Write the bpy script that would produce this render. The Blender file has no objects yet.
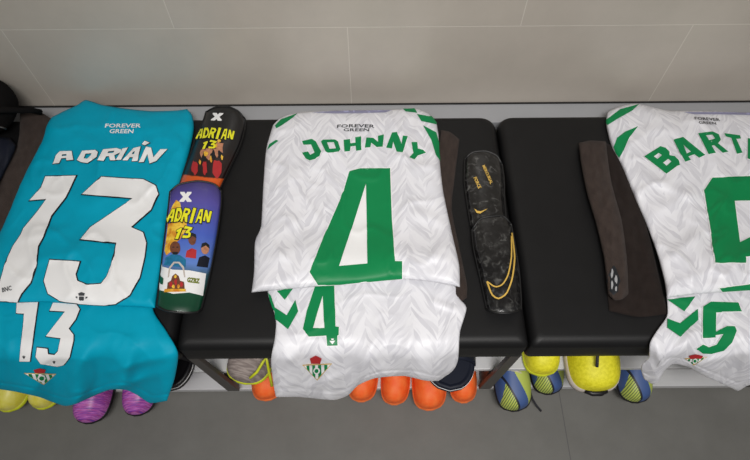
import bpy, bmesh, math, random
from mathutils import Vector, Matrix, noise
from mathutils.bvhtree import BVHTree
from mathutils.geometry import delaunay_2d_cdt

random.seed(7)
SC = bpy.context.scene
COL = SC.collection

# ------------------------------------------------------------------ camera, light, exposure
F_PX = 560.0
CAM_POS = Vector((0.0, 0.0, 1.46))
CAM_ROT = Matrix.Rotation(math.radians(90 - 59.5), 3, 'X') @ Matrix.Rotation(math.radians(-0.43), 3, 'Z')
cd = bpy.data.cameras.new('camera'); cam = bpy.data.objects.new('camera', cd); COL.objects.link(cam)
cd.sensor_fit = 'HORIZONTAL'; cd.sensor_width = 36.0; cd.lens = F_PX * 36.0 / 750.0
cd.clip_start = 0.02
cam.matrix_world = Matrix.Translation(CAM_POS) @ CAM_ROT.to_4x4()
SC.camera = cam

SC.view_settings.view_transform = 'Standard'
SC.view_settings.look = 'None'
SC.view_settings.gamma = 1.0
SC.view_settings.use_curve_mapping = False
SC.view_settings.exposure = 0.0

w = bpy.data.worlds.new('room_light'); SC.world = w; w.use_nodes = True
bg = w.node_tree.nodes['Background']
bg.inputs[0].default_value = (1.0, 0.98, 0.96, 1); bg.inputs[1].default_value = 0.19

def area(name, loc, sx, sy, power, col=(1, 0.975, 0.945), target=None, spread=180):
    l = bpy.data.lights.new(name, 'AREA'); l.shape = 'RECTANGLE'; l.size = sx; l.size_y = sy
    l.spread = math.radians(spread); l.energy = power; l.color = col
    o = bpy.data.objects.new(name, l); COL.objects.link(o); o.location = loc
    if target is not None:
        d = Vector(target) - Vector(loc)
        o.rotation_euler = d.to_track_quat('-Z', 'Y').to_euler()
    return o
area('ceiling_light_middle', (0.12, -0.70, 2.75), 1.0, 0.5, 10.3, target=(0.12, 0.62, 0.4), spread=78)
area('ceiling_light_right', (1.05, -0.80, 2.75), 1.0, 0.5, 4.0, target=(0.6, 0.6, 0.4), spread=150)
area('ceiling_light_left', (-0.95, -1.10, 2.75), 1.0, 0.5, 2.9, target=(-0.35, 0.4, 0.4), spread=150)

# ------------------------------------------------------------------ helpers
def lin(c):
    r = []
    for v in c[:3]:
        v = v / 255.0
        r.append(v / 12.92 if v <= 0.04045 else ((v + 0.055) / 1.055) ** 2.4)
    return (r[0], r[1], r[2], 1.0)

def tag(o, label, cat, group=None):
    o['label'] = label; o['category'] = cat
    if group: o['group'] = group
    return o

def link(o, parent=None):
    COL.objects.link(o)
    if parent is not None:
        o.parent = parent
        o.matrix_parent_inverse = Matrix.Translation(-parent.location) if False else parent.matrix_basis.inverted()
    return o

def mesh_obj(name, verts, faces, mats, parent=None, smooth=True, fmat=None, uvs=None):
    me = bpy.data.meshes.new(name)
    me.from_pydata([tuple(v) for v in verts], [], faces)
    for m in (mats if isinstance(mats, (list, tuple)) else [mats]): me.materials.append(m)
    if fmat:
        for p, k in zip(me.polygons, fmat): p.material_index = k
    if uvs:
        ul = me.uv_layers.new(name='UVMap')
        for lp in me.loops: ul.data[lp.index].uv = uvs[lp.vertex_index]
    if smooth:
        for p in me.polygons: p.use_smooth = True
    me.update()
    return link(bpy.data.objects.new(name, me), parent)

def bm_obj(name, bm, mats, parent=None, smooth=True):
    me = bpy.data.meshes.new(name); bm.normal_update(); bm.to_mesh(me); bm.free()
    for m in (mats if isinstance(mats, (list, tuple)) else [mats]): me.materials.append(m)
    if smooth:
        for p in me.polygons: p.use_smooth = True
    return link(bpy.data.objects.new(name, me), parent)

def empty(name, loc):
    o = bpy.data.objects.new(name, None); o.empty_display_size = 0.05
    COL.objects.link(o); o.location = loc
    return o

def box_bm(x0, x1, y0, y1, z0, z1, bev=0.0, seg=2, bm=None):
    b = bmesh.new()
    bmesh.ops.create_cube(b, size=1.0)
    for v in b.verts:
        v.co = Vector(((x0 + x1) / 2 + v.co.x * (x1 - x0), (y0 + y1) / 2 + v.co.y * (y1 - y0), (z0 + z1) / 2 + v.co.z * (z1 - z0)))
    if bev > 0:
        bmesh.ops.bevel(b, geom=b.edges[:], offset=bev, segments=seg, profile=0.5, affect='EDGES')
    if bm is not None:
        me = bpy.data.meshes.new('t'); b.to_mesh(me); b.free(); bm.from_mesh(me); bpy.data.meshes.remove(me); return bm
    return b

# ------------------------------------------------------------------ materials
def new_mat(name):
    m = bpy.data.materials.new(name); m.use_nodes = True
    nt = m.node_tree; b = nt.nodes['Principled BSDF']
    return m, nt, b

def N(nt, t, **kw):
    n = nt.nodes.new(t)
    for k, v in kw.items(): setattr(n, k, v)
    return n

def ramp(nt, stops, interp='LINEAR'):
    r = N(nt, 'ShaderNodeValToRGB'); r.color_ramp.interpolation = interp
    el = r.color_ramp.elements
    el[0].position, el[0].color = stops[0]; el[1].position, el[1].color = stops[-1]
    for p, c in stops[1:-1]:
        e = el.new(p); e.color = c
    return r

def math_n(nt, op, a, b=None, c=None):
    n = N(nt, 'ShaderNodeMath', operation=op)
    for i, v in enumerate((a, b, c)):
        if v is None: continue
        if isinstance(v, (int, float)): n.inputs[i].default_value = v
        else: nt.links.new(v, n.inputs[i])
    return n.outputs[0]

def plain(name, rgb, rough=0.5, spec=0.5, var=0.06, vscale=60, bump=0.0, bscale=400, metal=0.0, coat=0.0, sheen=0.0):
    m, nt, b = new_mat(name)
    c = lin(rgb)
    tc = N(nt, 'ShaderNodeTexCoord')
    nz = N(nt, 'ShaderNodeTexNoise'); nz.inputs['Scale'].default_value = vscale; nz.inputs['Detail'].default_value = 4
    nt.links.new(tc.outputs['Object'], nz.inputs['Vector'])
    lo = tuple(max(0, v * (1 - var)) for v in c[:3]) + (1,); hi = tuple(min(1, v * (1 + var)) for v in c[:3]) + (1,)
    r = ramp(nt, [(0.3, lo), (0.7, hi)])
    nt.links.new(nz.outputs['Fac'], r.inputs[0]); nt.links.new(r.outputs[0], b.inputs['Base Color'])
    b.inputs['Roughness'].default_value = rough
    b.inputs['Specular IOR Level'].default_value = spec
    b.inputs['Metallic'].default_value = metal
    b.inputs['Coat Weight'].default_value = coat
    b.inputs['Sheen Weight'].default_value = sheen
    if bump > 0:
        n2 = N(nt, 'ShaderNodeTexNoise'); n2.inputs['Scale'].default_value = bscale; n2.inputs['Detail'].default_value = 3
        nt.links.new(tc.outputs['Object'], n2.inputs['Vector'])
        bp = N(nt, 'ShaderNodeBump'); bp.inputs['Strength'].default_value = bump; bp.inputs['Distance'].default_value = 0.001
        nt.links.new(n2.outputs['Fac'], bp.inputs['Height']); nt.links.new(bp.outputs[0], b.inputs['Normal'])
    return m

def white_jersey_mat():
    # polyester with a tone-on-tone chevron leaf print, laid out in cloth metres (UV)
    m, nt, b = new_mat('white_patterned_polyester')
    uv = N(nt, 'ShaderNodeUVMap')
    sp = N(nt, 'ShaderNodeSeparateXYZ'); nt.links.new(uv.outputs[0], sp.inputs[0])
    wn = N(nt, 'ShaderNodeTexNoise'); wn.inputs['Scale'].default_value = 14; nt.links.new(uv.outputs[0], wn.inputs['Vector'])
    xw = math_n(nt, 'ADD', sp.outputs[0], math_n(nt, 'MULTIPLY', wn.outputs['Fac'], 0.035))
    u = math_n(nt, 'PINGPONG', xw, 0.042)
    v = math_n(nt, 'ADD', sp.outputs[1], math_n(nt, 'MULTIPLY', u, -1.5))
    col = math_n(nt, 'FLOOR', math_n(nt, 'DIVIDE', xw, 0.042))
    cb = N(nt, 'ShaderNodeCombineXYZ')
    nt.links.new(math_n(nt, 'MULTIPLY', u, 38.0), cb.inputs[0])
    nt.links.new(math_n(nt, 'MULTIPLY', v, 100.0), cb.inputs[1])
    nt.links.new(math_n(nt, 'MULTIPLY', col, 3.7), cb.inputs[2])
    vo = N(nt, 'ShaderNodeTexVoronoi', feature='SMOOTH_F1'); vo.inputs['Smoothness'].default_value = 0.25; vo.inputs['Scale'].default_value = 1.0
    nt.links.new(cb.outputs[0], vo.inputs['Vector'])
    sc = N(nt, 'ShaderNodeSeparateColor'); nt.links.new(vo.outputs['Color'], sc.inputs[0])
    r = ramp(nt, [(0.1, lin((211, 211, 218))), (0.34, lin((221, 221, 227))), (0.55, lin((227, 227, 233))), (0.75, lin((234, 234, 239)))])
    nt.links.new(sc.outputs[0], r.inputs[0])
    nt.links.new(r.outputs[0], b.inputs['Base Color'])
    b.inputs['Roughness'].default_value = 0.42
    b.inputs['Specular IOR Level'].default_value = 0.45
    b.inputs['Sheen Weight'].default_value = 0.1
    tx = N(nt, 'ShaderNodeTexNoise'); tx.inputs['Scale'].default_value = 900
    nt.links.new(uv.outputs[0], tx.inputs['Vector'])
    bp = N(nt, 'ShaderNodeBump'); bp.inputs['Strength'].default_value = 0.12; bp.inputs['Distance'].default_value = 0.001
    nt.links.new(tx.outputs['Fac'], bp.inputs['Height']); nt.links.new(bp.outputs[0], b.inputs['Normal'])
    return m

def wall_mat():
    m, nt, b = new_mat('beige_wall_tile')
    tc = N(nt, 'ShaderNodeTexCoord'); sp = N(nt, 'ShaderNodeSeparateXYZ'); nt.links.new(tc.outputs['Object'], sp.inputs[0])
    cb = N(nt, 'ShaderNodeCombineXYZ')
    nt.links.new(math_n(nt, 'ADD', sp.outputs[0], 0.055 + 0.73 * 4), cb.inputs[0])
    nt.links.new(math_n(nt, 'ADD', sp.outputs[2], -0.660 + 0.366 * 4), cb.inputs[1])
    br = N(nt, 'ShaderNodeTexBrick'); br.offset = 0.5; br.offset_frequency = 2
    br.inputs['Scale'].default_value = 1.0; br.inputs['Mortar Size'].default_value = 0.0012
    br.inputs['Mortar Smooth'].default_value = 0.3; br.inputs['Bias'].default_value = 0.0
    br.inputs['Brick Width'].default_value = 0.73; br.inputs['Row Height'].default_value = 0.366
    br.inputs['Color1'].default_value = lin((186, 178, 168)); br.inputs['Color2'].default_value = lin((190, 182, 171))
    br.inputs['Mortar'].default_value = lin((208, 201, 191))
    nt.links.new(cb.outputs[0], br.inputs['Vector'])
    nz = N(nt, 'ShaderNodeTexNoise'); nz.inputs['Scale'].default_value = 5; nz.inputs['Detail'].default_value = 8; nz.inputs['Roughness'].default_value = 0.7
    nt.links.new(tc.outputs['Object'], nz.inputs['Vector'])
    r = ramp(nt, [(0.3, (0.93, 0.93, 0.93, 1)), (0.7, (1.05, 1.05, 1.05, 1))]); nt.links.new(nz.outputs['Fac'], r.inputs[0])
    mx = N(nt, 'ShaderNodeMix', data_type='RGBA', blend_type='MULTIPLY'); mx.inputs[0].default_value = 1.0
    nt.links.new(br.outputs['Color'], mx.inputs[6]); nt.links.new(r.outputs[0], mx.inputs[7])
    nt.links.new(mx.outputs[2], b.inputs['Base Color'])
    b.inputs['Roughness'].default_value = 0.33
    bp = N(nt, 'ShaderNodeBump'); bp.inputs['Strength'].default_value = 0.35; bp.inputs['Distance'].default_value = 0.0015; bp.invert = True
    nt.links.new(br.outputs['Fac'], bp.inputs['Height']); nt.links.new(bp.outputs[0], b.inputs['Normal'])
    return m

def floor_mat():
    m, nt, b = new_mat('grey_vinyl_floor')
    tc = N(nt, 'ShaderNodeTexCoord'); sp = N(nt, 'ShaderNodeSeparateXYZ'); nt.links.new(tc.outputs['Object'], sp.inputs[0])
    nz = N(nt, 'ShaderNodeTexNoise'); nz.inputs['Scale'].default_value = 9; nz.inputs['Detail'].default_value = 10; nz.inputs['Roughness'].default_value = 0.65
    nt.links.new(tc.outputs['Object'], nz.inputs['Vector'])
    r = ramp(nt, [(0.3, lin((108, 107, 103))), (0.7, lin((118, 117, 113)))]); nt.links.new(nz.outputs['Fac'], r.inputs[0])
    seam = math_n(nt, 'LESS_THAN', math_n(nt, 'ABSOLUTE', math_n(nt, 'SUBTRACT', math_n(nt, 'PINGPONG', math_n(nt, 'ADD', sp.outputs[0], -0.472), 4.0), 0.0)), 0.0012)
    mx = N(nt, 'ShaderNodeMix', data_type='RGBA'); nt.links.new(seam, mx.inputs[0])
    nt.links.new(r.outputs[0], mx.inputs[6]); mx.inputs[7].default_value = lin((92, 91, 90))
    nt.links.new(mx.outputs[2], b.inputs['Base Color'])
    b.inputs['Roughness'].default_value = 0.5
    n2 = N(nt, 'ShaderNodeTexNoise'); n2.inputs['Scale'].default_value = 250
    nt.links.new(tc.outputs['Object'], n2.inputs['Vector'])
    bp = N(nt, 'ShaderNodeBump'); bp.inputs['Strength'].default_value = 0.15; bp.inputs['Distance'].default_value = 0.001
    nt.links.new(n2.outputs['Fac'], bp.inputs['Height']); nt.links.new(bp.outputs[0], b.inputs['Normal'])
    return m

def rib_mat(name, c1, c2, scale=170, rough=0.95):
    m, nt, b = new_mat(name)
    uv = N(nt, 'ShaderNodeUVMap')
    wv = N(nt, 'ShaderNodeTexWave', wave_type='BANDS', bands_direction='X'); wv.inputs['Scale'].default_value = scale / 6.283 * 1.0
    wv.inputs['Distortion'].default_value = 0.6; wv.inputs['Detail'].default_value = 2; wv.inputs['Detail Scale'].default_value = 0.3
    nt.links.new(uv.outputs[0], wv.inputs['Vector'])
    nz = N(nt, 'ShaderNodeTexNoise'); nz.inputs['Scale'].default_value = 40; nz.inputs['Detail'].default_value = 6
    nt.links.new(uv.outputs[0], nz.inputs['Vector'])
    f = math_n(nt, 'ADD', math_n(nt, 'MULTIPLY', wv.outputs['Fac'], 0.4), math_n(nt, 'MULTIPLY', nz.outputs['Fac'], 0.6))
    r = ramp(nt, [(0.3, lin(c1)), (0.7, lin(c2))]); nt.links.new(f, r.inputs[0])
    nt.links.new(r.outputs[0], b.inputs['Base Color'])
    b.inputs['Roughness'].default_value = rough; b.inputs['Specular IOR Level'].default_value = 0.15
    b.inputs['Sheen Weight'].default_value = 0.04
    bp = N(nt, 'ShaderNodeBump'); bp.inputs['Strength'].default_value = 0.5; bp.inputs['Distance'].default_value = 0.002
    nt.links.new(f, bp.inputs['Height']); nt.links.new(bp.outputs[0], b.inputs['Normal'])
    return m

def streak_mat(name, stops, sx, sy, rough=0.4, spec=0.5):
    # colour streaks across a boot, in object metres
    m, nt, b = new_mat(name)
    tc = N(nt, 'ShaderNodeTexCoord'); mp = N(nt, 'ShaderNodeMapping'); mp.inputs['Scale'].default_value = (sx, sy, sx)
    nt.links.new(tc.outputs['Object'], mp.inputs['Vector'])
    nz = N(nt, 'ShaderNodeTexNoise'); nz.inputs['Scale'].default_value = 1.0; nz.inputs['Detail'].default_value = 3
    nt.links.new(mp.outputs[0], nz.inputs['Vector'])
    r = ramp(nt, stops); nt.links.new(nz.outputs['Fac'], r.inputs[0]); nt.links.new(r.outputs[0], b.inputs['Base Color'])
    b.inputs['Roughness'].default_value = rough; b.inputs['Specular IOR Level'].default_value = spec
    return m

def zebra_boot_mat():
    # lime and blue panels, fine dark stripes on the lime (UV: x across, y from the toe, metres)
    m, nt, b = new_mat('lime_blue_boot_knit')
    uv = N(nt, 'ShaderNodeUVMap'); sp = N(nt, 'ShaderNodeSeparateXYZ'); nt.links.new(uv.outputs[0], sp.inputs[0])
    x, y = sp.outputs[0], sp.outputs[1]
    d = math_n(nt, 'ADD', x, math_n(nt, 'MULTIPLY', y, 0.45))
    blue = math_n(nt, 'MULTIPLY', math_n(nt, 'GREATER_THAN', d, 0.008), math_n(nt, 'LESS_THAN', d, 0.036))
    blue2 = math_n(nt, 'LESS_THAN', math_n(nt, 'SUBTRACT', x, math_n(nt, 'MULTIPLY', y, 0.35)), -0.042)
    isb = math_n(nt, 'MAXIMUM', blue, blue2)
    st = math_n(nt, 'GREATER_THAN', math_n(nt, 'FRACT', math_n(nt, 'MULTIPLY', math_n(nt, 'ADD', x, math_n(nt, 'MULTIPLY', y, -0.8)), 150.0)), 0.68)
    st = math_n(nt, 'MULTIPLY', st, math_n(nt, 'LESS_THAN', x, 0.004))
    m1 = N(nt, 'ShaderNodeMix', data_type='RGBA'); nt.links.new(st, m1.inputs[0])
    m1.inputs[6].default_value = lin((186, 200, 92)); m1.inputs[7].default_value = lin((70, 84, 60))
    m2 = N(nt, 'ShaderNodeMix', data_type='RGBA'); nt.links.new(isb, m2.inputs[0])
    nt.links.new(m1.outputs[2], m2.inputs[6]); m2.inputs[7].default_value = lin((66, 92, 146))
    edge = math_n(nt, 'MULTIPLY', math_n(nt, 'GREATER_THAN', d, 0.003), math_n(nt, 'LESS_THAN', d, 0.008))
    m3 = N(nt, 'ShaderNodeMix', data_type='RGBA'); nt.links.new(edge, m3.inputs[0])
    nt.links.new(m2.outputs[2], m3.inputs[6]); m3.inputs[7].default_value = lin((30, 34, 44))
    nt.links.new(m3.outputs[2], b.inputs['Base Color']); b.inputs['Roughness'].default_value = 0.5
    return m

def guard_mat(name, stops, noise_amp=0.0, rough=0.28):
    # printed shell: colour bands along its length (UV y 0..1 from top)
    m, nt, b = new_mat(name)
    uv = N(nt, 'ShaderNodeUVMap'); sp = N(nt, 'ShaderNodeSeparateXYZ'); nt.links.new(uv.outputs[0], sp.inputs[0])
    nz = N(nt, 'ShaderNodeTexNoise'); nz.inputs['Scale'].default_value = 7; nz.inputs['Detail'].default_value = 5
    nt.links.new(uv.outputs[0], nz.inputs['Vector'])
    f = math_n(nt, 'ADD', sp.outputs[1], math_n(nt, 'MULTIPLY', math_n(nt, 'SUBTRACT', nz.outputs['Fac'], 0.5), noise_amp))
    r = ramp(nt, stops); nt.links.new(f, r.inputs[0]); nt.links.new(r.outputs[0], b.inputs['Base Color'])
    b.inputs['Roughness'].default_value = rough; b.inputs['Coat Weight'].default_value = 0.15
    return m

def nike_mat():
    m, nt, b = new_mat('black_marbled_plastic')
    tc = N(nt, 'ShaderNodeTexCoord')
    vo = N(nt, 'ShaderNodeTexNoise'); vo.inputs['Scale'].default_value = 70; vo.inputs['Detail'].default_value = 3; vo.inputs['Distortion'].default_value = 1.0
    nt.links.new(tc.outputs['Object'], vo.inputs['Vector'])
    r = ramp(nt, [(0.46, lin((17, 17, 18))), (0.60, lin((40, 40, 40))), (0.74, lin((88, 88, 86)))])
    nt.links.new(vo.outputs['Fac'], r.inputs[0]); nt.links.new(r.outputs[0], b.inputs['Base Color'])
    b.inputs['Roughness'].default_value = 0.25; b.inputs['Coat Weight'].default_value = 0.3
    bp = N(nt, 'ShaderNodeBump'); bp.inputs['Strength'].default_value = 0.3; bp.inputs['Distance'].default_value = 0.003
    nt.links.new(vo.outputs['Fac'], bp.inputs['Height']); nt.links.new(bp.outputs[0], b.inputs['Normal'])
    return m

M = {}
M['wall'] = wall_mat(); M['floor'] = floor_mat()
M['leather'] = plain('black_leatherette', (19, 19, 20), 0.48, 0.3, 0.1, 20, 0.25, 900)
M['ledge'] = plain('pale_grey_painted_board', (158, 159, 162), 0.45, 0.4, 0.04, 8)
M['gap'] = plain('painted_gap_shadow', (30, 28, 27), 0.8)  # near-black colour stands in for the shade between wall and ledge
M['shelf'] = plain('white_painted_shelf', (206, 206, 208), 0.25, 0.5, 0.03, 8)
M['steel'] = plain('dark_grey_steel', (74, 70, 67), 0.45, 0.5, 0.06, 30)
M['plinth'] = plain('dark_plinth', (60, 60, 60), 0.7)
M['teal'] = plain('teal_polyester', (0, 160, 190), 0.55, 0.15, 0.04, 30, 0.12, 900)
M['white'] = white_jersey_mat()
M['white_plain'] = plain('plain_white_polyester', (232, 232, 235), 0.45, 0.4, 0.02, 30)
M['lav'] = plain('lavender_grey_neckband', (150, 150, 182), 0.6)
M['green'] = plain('green_print', (10, 130, 74), 0.45, 0.25, 0.03, 20)
M['print_white'] = plain('white_print', (240, 240, 240), 0.45, 0.4, 0.01, 20)
M['print_black'] = plain('black_print', (16, 22, 28), 0.5)
M['print_grey'] = plain('grey_print', (64, 66, 70), 0.5)
M['red'] = plain('red_print', (178, 40, 44), 0.5)
M['gold'] = plain('gold_print', (214, 176, 84), 0.3, 0.6)
M['olive'] = plain('olive_print', (112, 122, 30), 0.5)
M['nike'] = nike_mat()
M['rim'] = plain('black_rubber_rim', (18, 18, 19), 0.45)
M['guard_top'] = guard_mat('dark_printed_shell', [(0.0, lin((22, 22, 24))), (0.45, lin((24, 22, 24))), (0.6, lin((40, 24, 22))), (0.84, lin((36, 20, 20))), (0.855, lin((216, 92, 32))), (1.0, lin((206, 84, 28)))], 0.03)
M['guard_low'] = guard_mat('sky_printed_shell', [(0.0, lin((58, 48, 104))), (0.15, lin((84, 76, 160))), (0.4, lin((70, 96, 190))), (0.62, lin((96, 132, 204))), (0.7, lin((60, 96, 110))), (0.85, lin((16, 70, 48))), (1.0, lin((10, 58, 38)))], 0.05)
M['lime_text'] = plain('yellow_print', (236, 232, 40), 0.35)
M['amber'] = streak_mat('amber_printed_cloud', [(0.35, lin((206, 126, 30))), (0.65, lin((244, 204, 70)))], 90, 90)
M['skin_dark'] = plain('brown_print', (112, 66, 46), 0.4, 0.5, 0.25, 160)
M['skin_mid'] = plain('tan_print', (186, 128, 98), 0.4, 0.5, 0.25, 160)
M['teal_print'] = plain('blue_print', (26, 110, 150), 0.4, 0.5, 0.2, 150)
M['navy'] = plain('navy_fabric', (18, 22, 36), 0.6, 0.3, 0.1, 40, 0.2, 500)
M['navy_foam'] = plain('navy_foam', (20, 25, 40), 0.55, 0.3, 0.08, 40, 0.2, 500)
M['dark_green'] = plain('dark_green_print', (14, 84, 52), 0.4)
M['sock'] = rib_mat('grey_brown_ribbed_knit', (47, 39, 36), (76, 65, 60), 2200)
M['sock_dark'] = rib_mat('dark_brown_ribbed_knit', (30, 24, 22), (46, 38, 35), 1900)
M['bag'] = plain('black_nylon', (20, 18, 18), 0.95, 0.1, 0.15, 60, 0.3, 500)
M['orange'] = streak_mat('orange_boot_skin', [(0.3, lin((250, 98, 36))), (0.7, lin((255, 126, 62)))], 60, 60, 0.55, 0.3)
M['orange_sole'] = plain('orange_sole', (240, 120, 60), 0.4)
M['purple'] = streak_mat('purple_streaked_boot_skin', [(0.28, lin((84, 40, 130))), (0.42, lin((150, 66, 166))), (0.5, lin((206, 120, 204))), (0.58, lin((170, 60, 140))), (0.7, lin((112, 60, 180)))], 22, 420, 0.4)
M['black_sole'] = plain('black_sole', (22, 20, 24), 0.4)
M['zebra'] = zebra_boot_mat()
M['lime'] = plain('lime_rubber', (206, 214, 40), 0.45)
M['yellow'] = streak_mat('yellow_mesh', [(0.35, lin((222, 214, 30))), (0.65, lin((242, 234, 52)))], 160, 160, 0.6)
M['pale_yellow'] = streak_mat('pale_yellow_boot_skin', [(0.3, lin((222, 212, 70))), (0.7, lin((240, 232, 130)))], 40, 40, 0.4)
M['midsole'] = plain('greyish_white_midsole', (196, 186, 178), 0.6)
M['taupe'] = streak_mat('taupe_knit', [(0.4, lin((128, 116, 112))), (0.6, lin((160, 148, 142)))], 40, 260, 0.8)
M['lace_white'] = plain('cream_lace', (206, 200, 170), 0.8)
M['lace_dark'] = plain('dark_lace', (44, 44, 50), 0.8)
M['lining'] = plain('dark_lining', (26, 24, 26), 0.9)

# ------------------------------------------------------------------ setting
BT = 0.46                 # cushion top
YF, YB = 0.340, 0.903     # cushion front and back
WALL_Y = 0.968
def struct(name, bm, m):
    o = bm_obj(name, bm, m, smooth=False); o['kind'] = 'structure'; return o
struct('floor', box_bm(-2.2, 2.2, -1.6, WALL_Y + 0.1, -0.05, 0.0), M['floor'])
struct('wall_back', box_bm(-2.2, 2.2, WALL_Y, WALL_Y + 0.1, 0.0, 2.9), M['wall'])
struct('gap_shadow_strip', box_bm(-2.2, 2.2, WALL_Y - 0.004, WALL_Y + 0.004, 0.4285, 0.4310), M['gap'])  # thin dark strip painted as the shadow line where wall meets ledge

bench = empty('bench', (0, 0.6, 0))
tag(bench, 'dark steel bench frame with white slatted shoe shelf under the black cushions', 'bench')
struct('trim_2', box_bm(-2.2, 2.2, 0.907, WALL_Y, 0.400, 0.428, 0.002), M['ledge'])
bm_obj('seat_board', box_bm(-1.03, 0.94, YF + 0.03, 0.88, 0.372, 0.3872), M['steel'], bench, False)
SHZ = 0.04
SHU = 0.20
bm_obj('shelf_board', box_bm(-1.06, 0.97, 0.373, 0.965, SHZ - 0.02, SHZ, 0.0015), M['shelf'], bench, False)
bm_obj('shelf_board', box_bm(-1.06, 0.97, 0.372, 0.965, SHU - 0.014, SHU, 0.0015), M['shelf'], bench, False)
bm_obj('plinth', box_bm(-1.05, 0.96, 0.40, 0.97, 0.0, SHZ - 0.0205), M['plinth'], bench, False)
for xt, xb in ((-1.03, -1.00), (-0.368, -0.351), (0.281, 0.267), (0.94, 0.92)):
    # flat bar fixed to the shelf fronts, slightly splayed and wider at its foot
    b = box_bm(-1, 1, -1, 1, 0, 1)
    for v in b.verts:
        t = v.co.z; hw_ = 0.0145 - 0.0045 * t
        v.co = Vector((xb + (xt - xb) * t + v.co.x * hw_, (0.3655 - 0.011 * t) + v.co.y * 0.0055, 0.072 + t * (0.3715 - 0.072)))
    bmesh.ops.bevel(b, geom=b.edges[:], offset=0.001, segments=1, affect='EDGES')
    bm_obj('leg', b, M['steel'], bench, False)
    bm_obj('divider', box_bm(xb - 0.004, xb + 0.004, 0.376, 0.95, SHZ + 0.0005, SHU - 0.0145), M['steel'], bench, False)

def cushion(x0, x1, label):
    # upholstered pad: rounded corners and edges, slightly crowned
    nx, ny = 44, 40
    y0, y1, z0, z1 = YF, YB, 0.388, BT
    cr, er = 0.035, 0.020
    prof = []
    for k in range(9):
        a = math.pi / 2 * k / 8
        prof.append((er * (1 - math.cos(a)), z1 - er + er * math.sin(a)))   # inset, z
    prof = [(0.003, z0), (0.0, z0 + 0.004), (0.0, z0 + 0.02)] + prof
    def ring(inset):
        pts = []
        r = 0.012
        X0, X1, Y0, Y1 = x0 + inset, x1 - inset, y0 + inset, y1 - inset
        for (a0, sx, sy) in ((0, 1, 1), (90, -1, 1), (180, -1, -1), (270, 1, -1)):
            r = cr - inset * 0.6 if sy > 0 else 0.010
            r = max(r, 0.010)
            cx = X1 - r if sx > 0 else X0 + r; cy = Y1 - r if sy > 0 else Y0 + r
            for k in range(9):
                a = math.radians(a0 + 90 * k / 8)
                pts.append((cx + r * math.cos(a), cy + r * math.sin(a)))
        return pts
    V, Fc = [], []
    n = 36
    rings = prof + [(er + d, z1 + 0.0015 * (1 - math.exp(-d / 0.05))) for d in (0.02, 0.06, 0.12, 0.2)]
    for ins, z in rings:
        for (x, y) in ring(ins): V.append((x, y, z))
    for i in range(len(rings) - 1):
        for k in range(n):
            Fc.append((i * n + k, i * n + (k + 1) % n, (i + 1) * n + (k + 1) % n, (i + 1) * n + k))
    Fc.append(tuple(range((len(rings) - 1) * n, len(rings) * n)))
    Fc.append(tuple(reversed(range(n))))
    o = mesh_obj('bench_cushion', V, Fc, M['leather'])
    return tag(o, label, 'cushion', 'black bench cushions')
G1, G2 = -0.375, 0.288
cushion(G1 - 0.66, G1 - 0.002, 'black padded bench cushion under the teal jersey, leftmost seat')
cushion(G1 + 0.002, G2 - 0.002, 'black padded bench cushion under the white number 4 jersey, middle seat')
cushion(G2 + 0.002, G2 + 0.66, 'black padded bench cushion under the white number 5 jersey, rightmost seat')

# ------------------------------------------------------------------ surfaces and cloth
def ray(px, py):
    return (CAM_ROT @ Vector(((px - 375.0) / F_PX, -(py - 230.0) / F_PX, -1.0)))

def at(px, py, z):
    d = ray(px, py); t = (z - CAM_POS.z) / d.z
    return CAM_POS + d * t

def make_prof(slope=5.0):
    phi = math.atan(slope); sp_, cp_ = math.sin(phi), math.cos(phi)
    def f(y, off):
        r = 0.0225 + off; zt = BT + 0.002 + off; yc = YF + 0.020
        if y >= yc: return zt
        if y >= yc - r * sp_: return zt - r + math.sqrt(max(0, r * r - (yc - y) ** 2))
        return zt - r + r * cp_ - slope * (yc - r * sp_ - y)
    return f
PROF = make_prof(4.2)

def drape(px, py, off, prof=PROF):
    d = ray(px, py); zt = BT + 0.002 + off
    t0 = (zt - CAM_POS.z) / d.z
    if (CAM_POS + d * t0).y >= YF + 0.020: return CAM_POS + d * t0
    lo, hi = t0, (0.0 - CAM_POS.z) / d.z
    for _ in range(34):
        mid = (lo + hi) / 2; p = CAM_POS + d * mid
        if p.z - prof(p.y, off) > 0: lo = mid
        else: hi = mid
    return CAM_POS + d * lo

def cloth_s(p):
    # length along the cloth from the back of the bench
    if p.y > YF + 0.01: return YB - p.y
    return YB - YF + max(0, (BT - p.z)) * 1.02

def spline(pts, n):
    P = [Vector((a, b)) for a, b in pts]
    L = [0]
    for i in range(1, len(P)): L.append(L[-1] + (P[i] - P[i - 1]).length)
    out = []
    for k in range(n + 1):
        s = L[-1] * k / n
        i = 0
        while i < len(P) - 2 and L[i + 1] < s: i += 1
        t = (s - L[i]) / max(1e-6, L[i + 1] - L[i])
        p0 = P[max(0, i - 1)]; p1 = P[i]; p2 = P[i + 1]; p3 = P[min(len(P) - 1, i + 2)]
        cr = 0.5 * ((2 * p1) + (p2 - p0) * t + (2 * p0 - 5 * p1 + 4 * p2 - p3) * t * t + (3 * p1 - p0 - 3 * p2 + p3) * t ** 3)
        ln = p1.lerp(p2, t)
        out.append(ln.lerp(cr, 0.7))
    return out

def coons(top, right, bottom, left, nu, nv):
    T, B_, Lf, R = spline(top, nu), spline(bottom, nu), spline(left, nv), spline(right, nv)
    g = []
    for j in range(nv + 1):
        v = j / nv; row = []
        for i in range(nu + 1):
            u = i / nu
            p = (1 - v) * T[i] + v * B_[i] + (1 - u) * Lf[j] + u * R[j] \
                - ((1 - u) * (1 - v) * T[0] + u * (1 - v) * T[-1] + (1 - u) * v * B_[0] + u * v * B_[-1])
            row.append(p)
        g.append(row)
    return g

class Cloth: pass

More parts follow.
